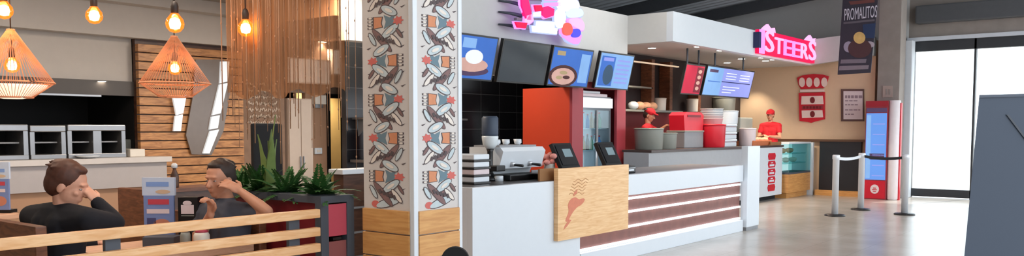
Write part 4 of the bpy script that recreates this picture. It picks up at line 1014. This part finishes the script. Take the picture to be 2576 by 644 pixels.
# ------------------------------------------------------------------ signs on the tan wall
X = 19.4
t = thing('crest_wall_sign', 'red shield sign with white arched crown on the tan wall', 'sign', at(2045, 250, X=X))
def onwall(pts, d0, d1, mat, name): MB().slab(pp(pts, X=X - d0), (-(d1 - d0), 0, 0), mat).build(name, t)
onwall([(2006, 196), (2020, 190), (2048, 186), (2072, 188), (2086, 192), (2080, 214), (2072, 222), (2016, 224), (2010, 214)], 0, .04, m_red, 'crown')
m_sgw = M('sign_white', (240, 214, 206), .5)
for cx in (2018, 2036, 2055, 2074): onwall(ovpts(cx, 207, 7.5, 12), .04, .06, m_sgw, 'crown_arch')
onwall([(2014, 226), (2074, 225), (2074, 231), (2014, 232)], 0, .04, m_sgw, 'band')
onwall([(2011, 234), (2076, 232), (2076, 300), (2050, 306), (2042, 309), (2034, 307), (2013, 304)], 0, .05, m_red, 'shield')
onwall([(2017, 242), (2070, 241), (2072, 262), (2016, 263)], .05, .065, m_sgw, 'panel'); onwall([(2017, 278), (2069, 277), (2071, 295), (2018, 297)], .05, .065, m_sgw, 'panel')
onwall([(2018, 266), (2070, 265), (2070, 274), (2018, 275)], .05, .06, m_burg, 'lettering_band')
mb = MB()
for k in range(6): mb.slab(pp([(2021 + 8 * k, 267), (2026 + 8 * k, 267), (2026 + 8 * k, 273.5), (2021 + 8 * k, 273.5)], X=X - .06), (-.012, 0, 0), m_darkred)
mb.build('lettering', t)
mb = MB()
for (y) in (252, 287): mb.slab(pp(ovpts(2044, y, 6, 8), X=X - .065), (-.01, 0, 0), m_darkred)
mb.build('emblem', t)
t = thing('framed_notice', 'framed pale notice sheet right of the red crest sign', 'poster', at(2147, 265, X=X))
MB().slab(pp([(2117, 224), (2174, 224), (2174, 305), (2117, 305)], X=X), (-.04, 0, 0), M('notice_frame', (96, 66, 60), .5)).build('frame', t)
mb = MB().slab(pp([(2122, 229), (2170, 229), (2170, 300), (2122, 300)], X=X - .04), (-.005, 0, 0), m_paper); m_ink = M('faded_ink', (150, 128, 136), .7)
for r, (y, n) in enumerate(((240, 5), (252, 3), (262, 4), (275, 4), (286, 3))):
    x = 2126
    for k in range(n):
        w = 5 + (k * 7 + r * 3) % 6; mb.slab(pp([(x, y), (x + w, y), (x + w, y + (7 if r == 0 else 3)), (x, y + (7 if r == 0 else 3))], X=X - .045), (-.002, 0, 0), m_ink); x += w + 2
        if x > 2160: break
mb.build('sheet', t)
t = thing('wall_plate', 'small pale square sign on the concrete column', 'sign', at(2233, 230, X=19.15))
MB().slab(pp([(2221, 216), (2246, 216), (2246, 245), (2221, 245)], X=19.15), (-.02, 0, 0), M('plate_grey', (164, 146, 138), .5)).build('plate', t)
mb = MB(); mb.slab(pp([(2228, 224), (2232, 224), (2232, 238), (2228, 238)], X=19.13), (-.005, 0, 0), m_concrete); mb.slab(pp([(2235, 224), (2240, 224), (2240, 238), (2235, 238)], X=19.13), (-.005, 0, 0), m_concrete); mb.build('mark', t)
# hanging banner
X = 18.2
t = thing('hanging_banner', 'tall dark promotional banner hanging before the concrete column', 'banner', at(2158, 0, X=X))
m_ban = M('banner_dark', (52, 50, 62), .6, var=.15); 
ban = [(2122, -30), (2211, -30), (2190, 183), (2107, 188)]
MB().slab(pp(ban, X=X), (.02, 0, 0), m_ban).build('sheet', t)
def bn(pts, mat, h=.004, name='print'): MB().slab(pp(pts, X=X - h), (-.003, 0, 0), mat).build(name, t)
bn([(2135, 4), (2200, -2), (2200, 6), (2140, 12)], M('banner_red', (110, 64, 60), .6)); bn([(2170, 62), (2203, 58), (2200, 96), (2172, 96)], M('banner_blue', (38, 58, 92), .6))
a = at(2124, 52, X=X - .004); b = at(2206, 43, X=X - .004); hh = at(2124, 22, X=X).z - a.z
mb = MB(); text_mesh('PROMALITOS', M('banner_lettering', (206, 204, 216), .6), a, (b - a), UZ, (b - a).length, hh * .98, .006, mb); mb.build('lettering', t)
bn([(2122, 56), (2200, 48), (2200, 53), (2122, 61)], M('banner_grey', (96, 92, 100), .6))
bn(ovpts(2163, 122, 30, 24), M('banner_plate', (78, 50, 52), .6), .006, 'picture'); bn(ovpts(2162, 95, 15, 15), M('banner_yellow', (214, 180, 110), .6, var=.2), .01, 'picture'); bn(ovpts(2135, 118, 13, 14), M('banner_pale', (156, 150, 168), .6), .005, 'picture'); bn(ovpts(2188, 112, 12, 8), M('banner_pale2', (170, 160, 170), .6), .005, 'picture')
bn([(2116, 150), (2180, 148), (2178, 158), (2114, 160)], M('banner_grey2', (120, 112, 122), .6)); bn([(2112, 166), (2186, 164), (2184, 174), (2110, 177)], M('banner_grey3', (132, 122, 130), .6))
a = at(2118, -32, X=X); b = at(2214, -32, X=X); MB().tube([a, b], .02, m_black, 8).build('rod', t)
for e, f in ((a, 1), (b, 1)): MB().tube([e, V((e.x, e.y, roofz(e.y) - .0))], .006, m_black, 6).build('cord', t)

# self-service kiosk
X = 18.8
t = thing('order_kiosk', 'red and white self service kiosk with blue screen by the exit', 'kiosk', at(2215, 502, Z=0))
a = at(2172, 500, X=X); b = at(2228, 500, X=X); ya, yb = a.y, b.y
MB().box((X, yb, .0), (X + .25, ya, 2.1), m_burg, .01).build('body', t)
MB().box((X - .01, yb, 1.98), (X, ya, 2.1), M('kiosk_red', (160, 28, 44), .4)).build('header', t)
MB().box((X - .01, yb + .02, 1.86), (X, ya - .02, 1.95), e_purple).build('strip', t)
sc = MB(); sc.box((X - .012, yb + .02, .42), (X, ya - .02, 1.84), E('kiosk_blue', (110, 160, 240), .8, .1, 2)); 
for k in range(6): sc.box((X - .014, yb + .05, .5 + k * .22), (X - .012, ya - .16, .52 + k * .22), e_lav)
sc.box((X - .014, ya - .12, .45), (X - .012, ya - .03, 1.8), e_ltblue); sc.box((X - .014, yb + .05, .85), (X - .012, ya - .1, .98), e_purple)
sc.build('screen', t)
f = MB().box((X - .01, yb + .02, .02), (X, ya - .02, .40), M('kiosk_red2', (200, 20, 44), .4)).build('lower_panel', t)
mb = MB(); yc = (ya + yb) / 2
mb.slab([(X - .012, yc + .09 * math.cos(2 * PI * k / 16), .22 + .1 * math.sin(2 * PI * k / 16)) for k in range(16)], (-.004, 0, 0), m_paper); [mb.box((X - .02, yc - .05 + .02 * abs(q), .2 + .035 * q), (X - .016, yc + .05 - .02 * abs(q), .215 + .035 * q), m_red) for q in (-1, 0, 1)]; mb.build('logo', f)
c0 = at(2236, 498, X=X + .05)
MB().lathe((X + .12, yb - .10, 0), [(.1, 0), (.115, .02), (.115, 2.1), (.1, 2.11)], M('kiosk_white', (236, 226, 228), .4), 20).build('side_column', t)
MB().box((X + .1, yb - .235, 0), (X + .2, yb - .2, 2.05), m_red).build('edge_strip', t)

# queue barrier posts
posts = []
for (x, y, top, lab) in ((2100, 543, 405, 'chrome queue post nearest the counter, left of three'), (2165, 528, 405, 'chrome queue post in the middle, before the kiosk'), (2275, 540, 401, 'chrome queue post nearest the exit, right of three')):
    p = at(x, y, Z=0)
    t = thing('queue_post', lab, 'post', p, 'queue posts'); posts.append(p)
    MB().lathe(p, [(.17, 0), (.175, .012), (.16, .025), (.05, .035)], m_black, 24).build('base', t)
    MB().lathe(p, [(.055, .03), (.055, .98), (.062, .985), (.062, 1.05), (.05, 1.06)], m_post, 18).build('pole', t)
def belt(p, q, mat, lab, z=1.0):
    p = V((p.x, p.y, z)); q = V((q.x, q.y, z)); d = (q - p).normalized(); p += d * .062; q -= d * .062
    n = d.cross(UZ); N = 10; mb = MB(); a = []; b = []
    for k in range(N + 1):
        u = k / N; c = p.lerp(q, u) - UZ * (.03 * 4 * u * (1 - u)); a.append(c - UZ * .025); b.append(c + UZ * .025)
    mb.slab(a + b[::-1], n * .006, mat); t = single(mb, 'barrier_belt', lab, 'belt')
belt(posts[0], posts[1], m_tapewhite, 'pale belt between the left and middle queue posts')
belt(posts[1], posts[2], m_black, 'black belt between the middle and right queue posts')

# grey slab in the right foreground
t = thing('grey_cabinet', 'large slate grey cabinet side in the right foreground', 'cabinet', (3.75, .0, 0))
A = at(2463, 246, D=3.0); Bq = at(2432, 644, D=3.0)
d = RT; w = V((A.x, A.y, 0)).normalized(); A2 = w
def P3(a, b, z): return V((A.x, A.y, 0)) + d * a + w * b + UZ * z
zt_ = A.z
bm_pts = [(-.055, 0), (-.042, .9), (-.018, 1.3), (0.0, zt_)]
fr = [P3(a, 0, z) for a, z in bm_pts] + [P3(.75, 0, zt_ + .02), P3(.75, 0, 0)]
MB().slab(fr, w * .45, m_slate).build('body', t)
MB().slab([P3(.10, -.001, zt_ - .06), P3(.108, -.001, zt_ - .06), P3(.22, -.001, zt_ - .2), P3(.212, -.001, zt_ - .2)], -w * .004, m_darkgrey).build('seam', t)
MB().slab([P3(0.0, -.006, zt_), P3(.75, -.006, zt_ + .02), P3(.75, -.006, zt_ + .03), P3(0.0, -.006, zt_ + .01)], w * .46, M('slate_edge', (70, 80, 96), .5)).build('top_edge', t)
# round dark chair back at the bottom edge
p = at(1152, 640, D=3.2)
t = thing('round_back_chair', 'black round backed chair at the bottom edge before the pillar', 'chair', (p.x, p.y, 0))
pc = V((p.x, p.y, 0)); top = at(1152, 622, D=3.03).z
MB().lathe(pc + UZ * .46, [(.05, 0), (.2, .01), (.21, .035), (.19, .05)], m_black_matte, 24).build('seat', t)
mb = MB(); pts = []
for k in range(17):
    a = PI * k / 16; pts.append(pc + FH * .0 + RT * (.052 * math.cos(a) * 1.0) + UZ * (top - .05 + .05 * math.sin(a)))
pts = [pc + RT * .075 + UZ * .5] + [pc + RT * .056 + UZ * (top - .08)] + pts + [pc - RT * .056 + UZ * (top - .08), pc - RT * .075 + UZ * .5]
mb.slab([q - FH * .17 for q in pts], FH * .03, m_black_matte); mb.build('backrest', t)
for sx in (-1, 1):
    for sy in (-1, 1): MB().tube([pc + RT * sx * .13 + FH * sy * .13 + UZ * .47, pc + RT * sx * .18 + FH * sy * .18], .014, m_black, 8).build('leg', t)

# ------------------------------------------------------------------ dining table, booths and table things
tn = at(639, 612, Z=.75); ty0 = tn.y
tb = thing('dining_table', 'timber topped dining table between the two seated people', 'table', (2.75, ty0 + .4, 0))
m_ttop = wood('table_timber', (204, 156, 124), (224, 180, 150), (3, 18, 18))
MB().box((2.35, ty0, .70), (tn.x, ty0 + .72, .75), m_ttop, .006).build('tabletop', tb)
for x in (2.45, tn.x - .1): MB().box((x - .03, ty0 + .3, .02), (x + .03, ty0 + .4, .70), m_black).build('leg', tb)
for x in (2.45, tn.x - .1): MB().box((x - .05, ty0 + .06, 0), (x + .05, ty0 + .66, .02), m_black).build('foot', tb)
def inpx(px_, D): return at(px_, 500, D=D)
def menu_stand(px_, D, lab, zb=.75, w=.2, h=.43):
    p = inpx(px_, D); p.z = zb
    t = thing('menu_stand', lab, 'menu stand', p, 'menu stands on the tables')
    o = p - RT * w / 2; P = Pl(o - FH * .02, RT, UZ, -FH)
    m_mn = M('menu_blue', (120, 140, 190), .5, var=.1); m_mt = M('menu_top', (196, 208, 228), .5, var=.15, scale=8)
    MB().slab([o, o + RT * w, o + RT * w + FH * .1, o + FH * .1], UZ * .03, m_black).build('base', t)
    mb = MB().slab([P.p(.0, .03), P.p(w, .03), P.p(w, .31), P.p(0, .31)], FH * .02, m_mn)
    P.rect(mb, .03, .25, w - .03, .285, .001, M('menu_red', (196, 70, 84), .5)); P.rect(mb, .02, .19, w - .03, .22, .001, m_paper); P.oval(mb, w * .6, .11, w * .3, .045, 0, .001, M('menu_food', (196, 128, 104), .5)); P.rect(mb, .02, .05, w * .4, .16, .001, M('menu_navy', (70, 76, 120), .5))
    mb.build('lower_sheet', t); mb = MB().slab([P.p(-.008, .31), P.p(w + .008, .31), P.p(w + .008, h), P.p(-.008, h)], FH * .025, m_mt)
    P.rect(mb, .02, .37, w - .03, .40, .0005, M('menu_sky', (130, 160, 214), .5)); P.oval(mb, w * .65, .335, w * .25, .014, 0, .0005, M('menu_sand', (206, 178, 150), .5))
    mb.build('upper_sheet', t)
menu_stand(402, 5.55, 'tall blue menu stand in the middle of the dining table')
menu_stand(-2, 7.5, 'blue menu stand cut by the left edge of the view', zb=.745, w=.2, h=.46)
q = inpx(-2, 7.5)
t2 = thing('dining_table', 'timber table at the left edge carrying a menu stand', 'table', (q.x, q.y, 0))
MB().box((q.x - .5, q.y - .2, .70), (q.x + .1, q.y + .4, .745), m_ttop, .006).build('tabletop', t2); MB().box((q.x - .25, q.y + .05, .02), (q.x - .17, q.y + .13, .7), m_black).build('leg', t2); MB().box((q.x - .45, q.y - .1, 0), (q.x + .03, q.y + .3, .02), m_black).build('foot', t2)
p = inpx(470, 5.5); p.z = .75
t = thing('napkin_dispenser', 'black napkin dispenser with white label on the dining table', 'dispenser', p)
o = p - RT * .06
MB().slab([o, o + RT * .13, o + RT * .13 + FH * .11, o + FH * .11], UZ * .30, m_black).build('case', t)
P = Pl(o, RT, UZ, -FH); mb = MB(); P.rect(mb, .02, .19, .105, .25, .0, m_paper); P.oval(mb, .062, .262, .03, .016, 0, .0, m_paper); P.rect(mb, .02, .175, .105, .182, .0, m_greyplas); mb.build('label', t)
for k, (px_, m, lab) in enumerate(((464, m_greyplas, 'grey salt shaker on the dining table'), (505, m_pvc, 'pale sugar bowl beside the salt shaker'))):
    p = inpx(px_, 5.25); p.z = .75; t = thing(('salt_shaker', 'sugar_bowl')[k], lab, ('shaker', 'bowl')[k], p)
    r = (.032, .05)[k]; MB().lathe(p, [(r * .7, 0), (r, .02), (r, .08), (r * .8, .1)], m, 16).build('body', t); MB().lathe(p + UZ * .1, [(r * .82, 0), (r * .6, .02), (.004, .03)], m_steel if k == 0 else m_pinkred, 16).build('lid', t)
p = inpx(395, 5.3); p.z = .75
mb = MB(); o = p - RT * .1; mb.slab([o, o + RT * .2, o + RT * .2 + FH * .14, o + FH * .14], UZ * .06, m_darkgrey); single(mb, 'condiment_tray', 'dark condiment tray at the foot of the menu stand', 'tray')
# booths: seat and back, long side toward Y
def booth(x, y0, y1, face, lab, zb=1.02):
    t = thing('booth_seat', lab, 'booth', (x, (y0 + y1) / 2, 0), 'booth seats')
    MB().box((x, y0, .40), (x + face * .5, y1, .47), m_darkwood, .02).build('seat', t)
    MB().box((x, y0, .0), (x - face * .06, y1, zb), m_walnut, .01).build('backrest', t)
    MB().box((x + face * .04, y0 + .05, 0), (x + face * .46, y1 - .05, .40), m_darkwood).build('base', t)
manp = at(165, 470, D=4.95); womp = at(550, 450, D=5.5)
booth(manp.x - .28, ty0 + .02, ty0 + 1.2, 1, 'dark booth seat under the person in black', .98)
booth(3.28, ty0 + .02, ty0 + 1.1, -1, 'dark booth seat under the person in grey', .90)
bq = at(332, 480, D=7.2)
booth(bq.x + .12, bq.y, bq.y + .5, -1, 'brown booth behind the menu stand', bq.z)
t = thing('sauce_bottle', 'dark sauce bottle with white cap on the brown booth back', 'bottle', (bq.x + .03, bq.y + .06, bq.z))
pz = V((bq.x + .03, bq.y + .06, bq.z)); 
t.location = pz
w0 = at(440, 470, D=7.0)
ledge = thing('condiment_shelf', 'dark shelf unit behind the menu stand holding a sauce bottle', 'shelf unit', (w0.x, w0.y, 0))
MB().box((w0.x - .15, w0.y - .1, 0), (w0.x + .35, w0.y + .2, .98), m_darkwood).build('body', ledge); MB().box((w0.x - .17, w0.y - .12, .98), (w0.x + .37, w0.y + .22, 1.01), m_walnut).build('top', ledge)
pz = V((w0.x, w0.y, 1.01)); t.location = pz; ABS[t.name] = tuple(pz); t['label'] = 'dark sauce bottle with white cap behind the menu stand'
MB().lathe(pz, [(.03, 0), (.033, .01), (.033, .1), (.014, .15), (.014, .165)], m_darkwood, 14).build('body', t); MB().lathe(pz + UZ * .165, [(.024, 0), (.024, .03), (.012, .04)], m_white, 12).build('cap', t)

# ------------------------------------------------------------------ people
def frame_from(f, up=UZ):
    f = V(f).normalized(); y = up.cross(f).normalized(); u = f.cross(y).normalized()
    return Matrix((f, y, u)).transposed()       # columns: forward, left, up
def head(mb, c, R, m, sc=1.0):
    T = lambda x, y, z: V(c) + R @ V((x * sc, y * sc, z * sc)); S = sc
    mb.ell(T(-.012, 0, .03), (.096 * S, .077 * S, .092 * S), m, R, 20, 14)      # skull
    mb.ell(T(.025, 0, -.03), (.066 * S, .062 * S, .085 * S), m, R, 18, 12)     # face and jaw
    mb.ell(T(.052, 0, -.085), (.03 * S, .032 * S, .026 * S), m, R)              # chin
    mb.ell(T(.078, 0, .03), (.014 * S, .05 * S, .012 * S), m, R)                # brow
    mb.cap(T(.085, 0, .012), .009 * S, T(.108, 0, -.024), .014 * S, m)          # nose
    mb.ell(T(.104, .012, -.026), (.008 * S, .008 * S, .007 * S), m, R); mb.ell(T(.104, -.012, -.026), (.008 * S, .008 * S, .007 * S), m, R)
    mb.ell(T(.082, 0, -.052), (.013 * S, .026 * S, .006 * S), m, R); mb.ell(T(.080, 0, -.063), (.013 * S, .022 * S, .007 * S), m, R)
    for s in (1, -1):
        mb.ell(T(.062, .042 * s, -.02), (.02 * S, .02 * S, .018 * S), m, R)     # cheeks
        mb.ell(T(-.01, .078 * s, -.012), (.02 * S, .009 * S, .032 * S), m, R)   # ears
def eyes(parent, c, R, sc=1.0):
    for s in (1, -1):
        mb = MB(); m = m_eye; p = V(c) + R @ V((.0765 * sc, .031 * sc * s, .006 * sc)); mb.ell(p, (.008 * sc, .011 * sc, .005 * sc), m, R, 10, 8)
        mb.ell(p + R @ V((.0045 * sc, 0, 0)), (.004 * sc, .005 * sc, .0048 * sc), m_black, R, 8, 6); mb.build('eye', parent)
m_eye = M('eye_white', (180, 168, 160), .4)
def hand(mb, w, d, n, side, curl, m, sc=1.0):
    """wrist w, finger direction d, palm normal n (towards which fingers curl), side = thumb side vector"""
    d = V(d).normalized(); n = (V(n) - d * V(n).dot(d)).normalized(); sd = V(side); sd = (sd - d * sd.dot(d) - n * sd.dot(n)).normalized(); w = V(w)
    R = Matrix((d, sd, n)).transposed()
    mb.ell(w + d * .045 * sc, (.052 * sc, .040 * sc, .017 * sc), m, R); mb.cap(w - d * .01, .024 * sc, w + d * .03 * sc, .024 * sc, m)
    Ls = (.075, .083, .078, .062)
    for k in range(4):
        off = (.030 - .020 * k) * sc
        p = w + d * .082 * sc + sd * off; dirv = (d + sd * (.10 - .07 * k)).normalized(); pts = [p - dirv * .02]; a = 0
        for j, fr in enumerate((.45, .32, .23)):
            a += curl * (1, 1.2, .8)[j]
            dv = dirv * math.cos(a) + n * math.sin(a); pts.append(pts[-1] + dv * (Ls[k] * fr * sc + (.02 if j == 0 else 0)))
        mb.chain(pts, [.0095 * sc, .009 * sc, .008 * sc, .0068 * sc], m)
    b = w + d * .025 * sc + sd * .03 * sc
    mb.chain([b, b + (d * .6 + sd * .75 + n * .2).normalized() * .038 * sc, b + (d * .6 + sd * .75 + n * .2).normalized() * .038 * sc + (d * .9 + sd * .25 + n * .35).normalized() * .032 * sc], [.013 * sc, .0105 * sc, .008 * sc], m)

def person(name, label, base, hc, hR, J, skin, top, sleeve, hands, hair_fn, trousers, hsc=1.0, group=None):
    t = thing(name, label, 'person', base, group)
    b = MB(); m = skin
    head(b, hc, hR, m, hsc)
    neck = V(J['neck']); b.cap(V(hc) + hR @ V((-.02, 0, -.06)), .05, neck, .058, m)
    ls, rs, pel, ch = V(J['ls']), V(J['rs']), V(J['pel']), V(J['chest'])
    b.chain([ls, (ls + rs) / 2 + UZ * .015, rs], [.058, .075, .058], m)
    sx = (rs - ls).normalized() * .075
    def torso(mb, g, m):
        for s in (-1, 1):
            mb.chain([ch + sx * s * 1.0 + UZ * .04, ch.lerp(pel, .55) + sx * s * .75, pel + sx * s * 1.05], [.105 + g, .098 + g, .112 + g], m)
        mb.chain([neck - UZ * .05, ch, pel], [.07 + g, .10 + g, .11 + g], m)
        mb.chain([ls, ch + UZ * .04], [.06 + g, .1 + g], m); mb.chain([rs, ch + UZ * .04], [.06 + g, .1 + g], m)
    torso(b, 0, m)
    for s in 'lr':
        sh, el, wr = V(J[s + 's']), V(J[s + 'e']), V(J[s + 'w'])
        b.chain([sh, sh.lerp(el, .45), el, el.lerp(wr, .3), wr], [.055, .047, .038, .039, .026], m)
        hd = hands[s]; hand(b, wr, hd[0], hd[1], hd[2], hd[3], m)
        hp, kn, an = V(J[s + 'h']), V(J[s + 'k']), V(J[s + 'a'])
        b.chain([hp, kn, kn.lerp(an, .3), an], [.085, .056, .055, .036], m)
        ft = V(J['fdir']).normalized(); b.chain([an - UZ * .03, an + ft * .15 - UZ * .045], [.036, .028], m)
    body = b.build('body', t, voxel=.0065, smoothit=2)
    eyes(t, hc, hR, hsc)
    k = MB(); torso(k, .012, top)
    k.chain([ls, (ls + rs) / 2 + UZ * .012, rs], [.074, .092, .074], top)
    for s in 'lr':
        sh, el, wr = V(J[s + 's']), V(J[s + 'e']), V(J[s + 'w'])
        if sleeve == 'long': k.chain([sh, sh.lerp(el, .45), el, el.lerp(wr, .3), el.lerp(wr, .93)], [.074, .064, .054, .053, .041], top)
        else: k.chain([sh, sh.lerp(el, .5)], [.068, .062], top)
    k.build('top' if sleeve == 'short' else 'jersey', t, voxel=.009, smoothit=2)
    k = MB()
    for s in 'lr':
        hp, kn, an = V(J[s + 'h']), V(J[s + 'k']), V(J[s + 'a']); k.chain([hp, kn, kn.lerp(an, .3), an + UZ * .05], [.1, .069, .068, .05], trousers)
    k.chain([V(J['lh']), pel + UZ * .03, V(J['rh'])], [.11, .125, .11], trousers)
    k.build('trousers', t, voxel=.012, smoothit=2)
    for s in 'lr':
        an = V(J[s + 'a']); ft = V(J['fdir']).normalized()
        MB().chain([an - UZ * .03, an + ft * .15 - UZ * .042], [.05, .04], m_black).build('shoe', t, voxel=.01, smoothit=1)
    hair_fn(t, V(hc), hR, hsc)
    return t
def hair_short(mat, vol=1.0, low=-.04):
    def fn(t, c, R, sc):
        mb = MB()
        mb.ell(c + R @ V((-.03, 0, .045)) * sc, (.094 * sc * vol, .087 * sc * vol, .090 * sc * vol), mat, R, 18, 12)
        mb.ell(c + R @ V((-.055, 0, .0)) * sc, (.066 * sc * vol, .081 * sc * vol, .085 * sc), mat, R, 18, 12)
        mb.ell(c + R @ V((.018, 0, .10)) * sc, (.05 * sc, .056 * sc, .026 * sc), mat, R)
        for s in (1, -1): mb.ell(c + R @ V((-.035, .066 * s, .02)) * sc, (.045 * sc, .02 * sc, .06 * sc), mat, R)
        rnd = random.Random(3)
        for k in range(60):
            a = rnd.uniform(0, 2 * PI); b = rnd.uniform(.0, 1.2)
            q = V((-.03 + .09 * math.cos(a) * math.sin(b), .084 * math.sin(a) * math.sin(b), .045 + .088 * math.cos(b)))
            mb.cap(c + R @ q * sc, .011, c + R @ (q * 1.02 + V((-.03, .006 * math.sin(k), -.012))) * sc, .006, mat, 6)
        mb.build('hair', t, voxel=.007, smoothit=1)
    return fn
def cap_hair(mat, capm):
    def fn(t, c, R, sc):
        hair_short(mat, .97)(t, c, R, sc)
        mb = MB(); mb.ell(c + R @ V((-.012, 0, .06)) * sc, (.108 * sc, .092 * sc, .08 * sc), capm, R, 20, 12)
        pts = [c + R @ V((.07 + .085 * math.cos(a) , .075 * math.sin(a), .055 - .01 * math.cos(a))) * sc for a in [PI * (k / 12 - .5) for k in range(13)]]
        mb.slab(pts, R @ V((0, 0, .012)), capm); mb.build('cap', t)
    return fn
# man in black, left
D0 = 4.95
f_man = (RT * .62 + FH * .78).normalized(); lft = UZ.cross(f_man)
hc = at(172, 466, D=D0)
J = dict(neck=at(160, 520, D=D0), chest=at(150, 585, D=D0), pel=V((manp.x - .06, manp.y, .58)), ls=at(82, 545, D=D0 + .16), rs=at(222, 553, D=D0 - .14))
J['re'] = at(290, 560, D=D0 - .02); J['rw'] = at(243, 508, D=D0 + .02); J['le'] = at(130, 640, D=D0 + .35); J['lw'] = at(240, 612, D=D0 + .45)
pel = J['pel']
for s, q in (('l', 1), ('r', -1)):
    J[s + 'h'] = pel + lft * .1 * q; J[s + 'k'] = pel + lft * .14 * q + f_man * .42; J[s + 'k'].z = .56; J[s + 'a'] = J[s + 'k'] + f_man * .02; J[s + 'a'].z = .1
J['fdir'] = f_man
hf = (RT * .82 + FH * .12 - UZ * .32).normalized(); hR = frame_from(hf)
person('person', 'seated person in black jersey resting head on hand behind the fence', (pel.x, pel.y, 0), hc, hR, J, m_skin, m_navy, 'long',
       dict(l=(f_man - UZ * .1, -UZ, lft * -1, .3), r=(UZ * .8 - RT * .55 + FH * .05, -RT * .8 + FH * .2, FH * .2 - RT * .3 + UZ * .4, .35)), hair_short(m_hairb, 1.06), m_denim, 1.08)
# woman in grey
D0 = 5.5
f_w = (-RT * .75 - FH * .5).normalized(); lft = UZ.cross(f_w)
hc = at(552, 452, D=D0)
pel = V((womp.x + .04, womp.y + .02, .58))
J = dict(neck=at(566, 500, D=D0), chest=at(568, 565, D=D0), pel=pel, ls=at(622, 538, D=D0 - .1), rs=at(506, 540, D=D0 + .08))
J['le'] = at(672, 532, D=D0 - .22); J['lw'] = at(606, 482, D=D0 - .16); J['re'] = at(498, 606, D=D0 - .02); J['rw'] = at(530, 538, D=D0 - .22)
for s, q in (('l', 1), ('r', -1)):
    J[s + 'h'] = pel + lft * .1 * q; J[s + 'k'] = pel + lft * .14 * q + f_w * .40; J[s + 'k'].z = .56; J[s + 'a'] = J[s + 'k'] + f_w * .02; J[s + 'a'].z = .1
J['fdir'] = f_w
hf = (-RT * .38 - FH * .9 - UZ * .14).normalized(); hR = frame_from(hf)
person('person', 'seated person in grey top with raised elbow beside the planter', (pel.x, pel.y, 0), hc, hR, J, m_skin2, m_greytop, 'short',
       dict(l=(UZ * .5 - RT * .75, -FH * -.3 - RT * .4 - UZ * .2, UZ * .7 + RT * .3, .3), r=(UZ * .9 + RT * .1, -RT * .4 - FH * .5, RT * .6 - FH * .2, .85)), hair_short(m_haird, 1.0), m_denim, 1.0)
# workers in red caps
def worker(hpx, hpy, Y, face, label, arms):
    hc = at(hpx, hpy, Y=Y); f = V(face).normalized(); fh = V((f.x, f.y, 0)).normalized(); lft = UZ.cross(fh)
    z = hc.z; k = z / 1.62
    base = V((hc.x, hc.y, 0)) - fh * .03
    J = dict(neck=base + UZ * (z - .17) , chest=base + UZ * (z - .40), pel=base + UZ * (z - .72), ls=base + lft * .18 + UZ * (z - .24), rs=base - lft * .18 + UZ * (z - .24))
    for s, q in (('l', 1), ('r', -1)):
        e, w = arms[s]; J[s + 'e'] = base + lft * e[1] + fh * e[0] + UZ * (z + e[2]); J[s + 'w'] = base + lft * w[1] + fh * w[0] + UZ * (z + w[2])
        J[s + 'h'] = base + lft * .09 * q + UZ * (z - .76); J[s + 'k'] = base + lft * .1 * q + fh * .03 + UZ * .52; J[s + 'a'] = base + lft * .1 * q + UZ * .1
    J['fdir'] = fh
    hd = {}
    for s, q in (('l', 1), ('r', -1)):
        dr = (J[s + 'w'] - J[s + 'e']).normalized(); hd[s] = (dr, -UZ + fh * .1, fh * .5 - lft * q * .8, .4)
    return person('person', label, base, hc, frame_from(f), J, m_skin2, m_redcloth, 'short', hd, cap_hair(m_haird, m_redcloth), m_black_matte)
worker(1634, 290, 7.55, (.25, -1, -.35), 'worker in red cap and shirt reaching right behind the far counter',
       dict(l=((.10, .40, -.30), (.16, .64, -.20)), r=((.1, -.25, -.5), (.3, -.12, -.55))))
worker(1938, 290, 7.22, (-1, -.12, -.15), 'worker in red cap and shirt standing against the tan wall',
       dict(l=((.12, .24, -.5), (.36, .1, -.48)), r=((.1, -.24, -.5), (.36, -.05, -.46))))

# ------------------------------------------------------------------ light
w = bpy.data.worlds.new('daylight'); SC.world = w; w.use_nodes = True
bg = w.node_tree.nodes['Background']; bg.inputs[0].default_value = (.86, .93, 1.0, 1); bg.inputs[1].default_value = 1.7
sun = bpy.data.lights.new('sun', 'SUN'); sun.energy = 2.2; sun.angle = .02; sun.color = (1, .95, .87)
so = bpy.data.objects.new('sun', sun); C.objects.link(so); so.rotation_euler = (V((-.55, .18, -.8))).to_track_quat('-Z', 'Y').to_euler(); so.location = (25, -5, 15)
SC.view_settings.view_transform = 'Standard'; SC.view_settings.look = 'None'; SC.view_settings.gamma = 1; SC.view_settings.exposure = .9
SC.view_settings.use_curve_mapping = False
SC.cycles.use_denoising = True
SC.cycles.max_bounces = 8
SC.cycles.transparent_max_bounces = 16
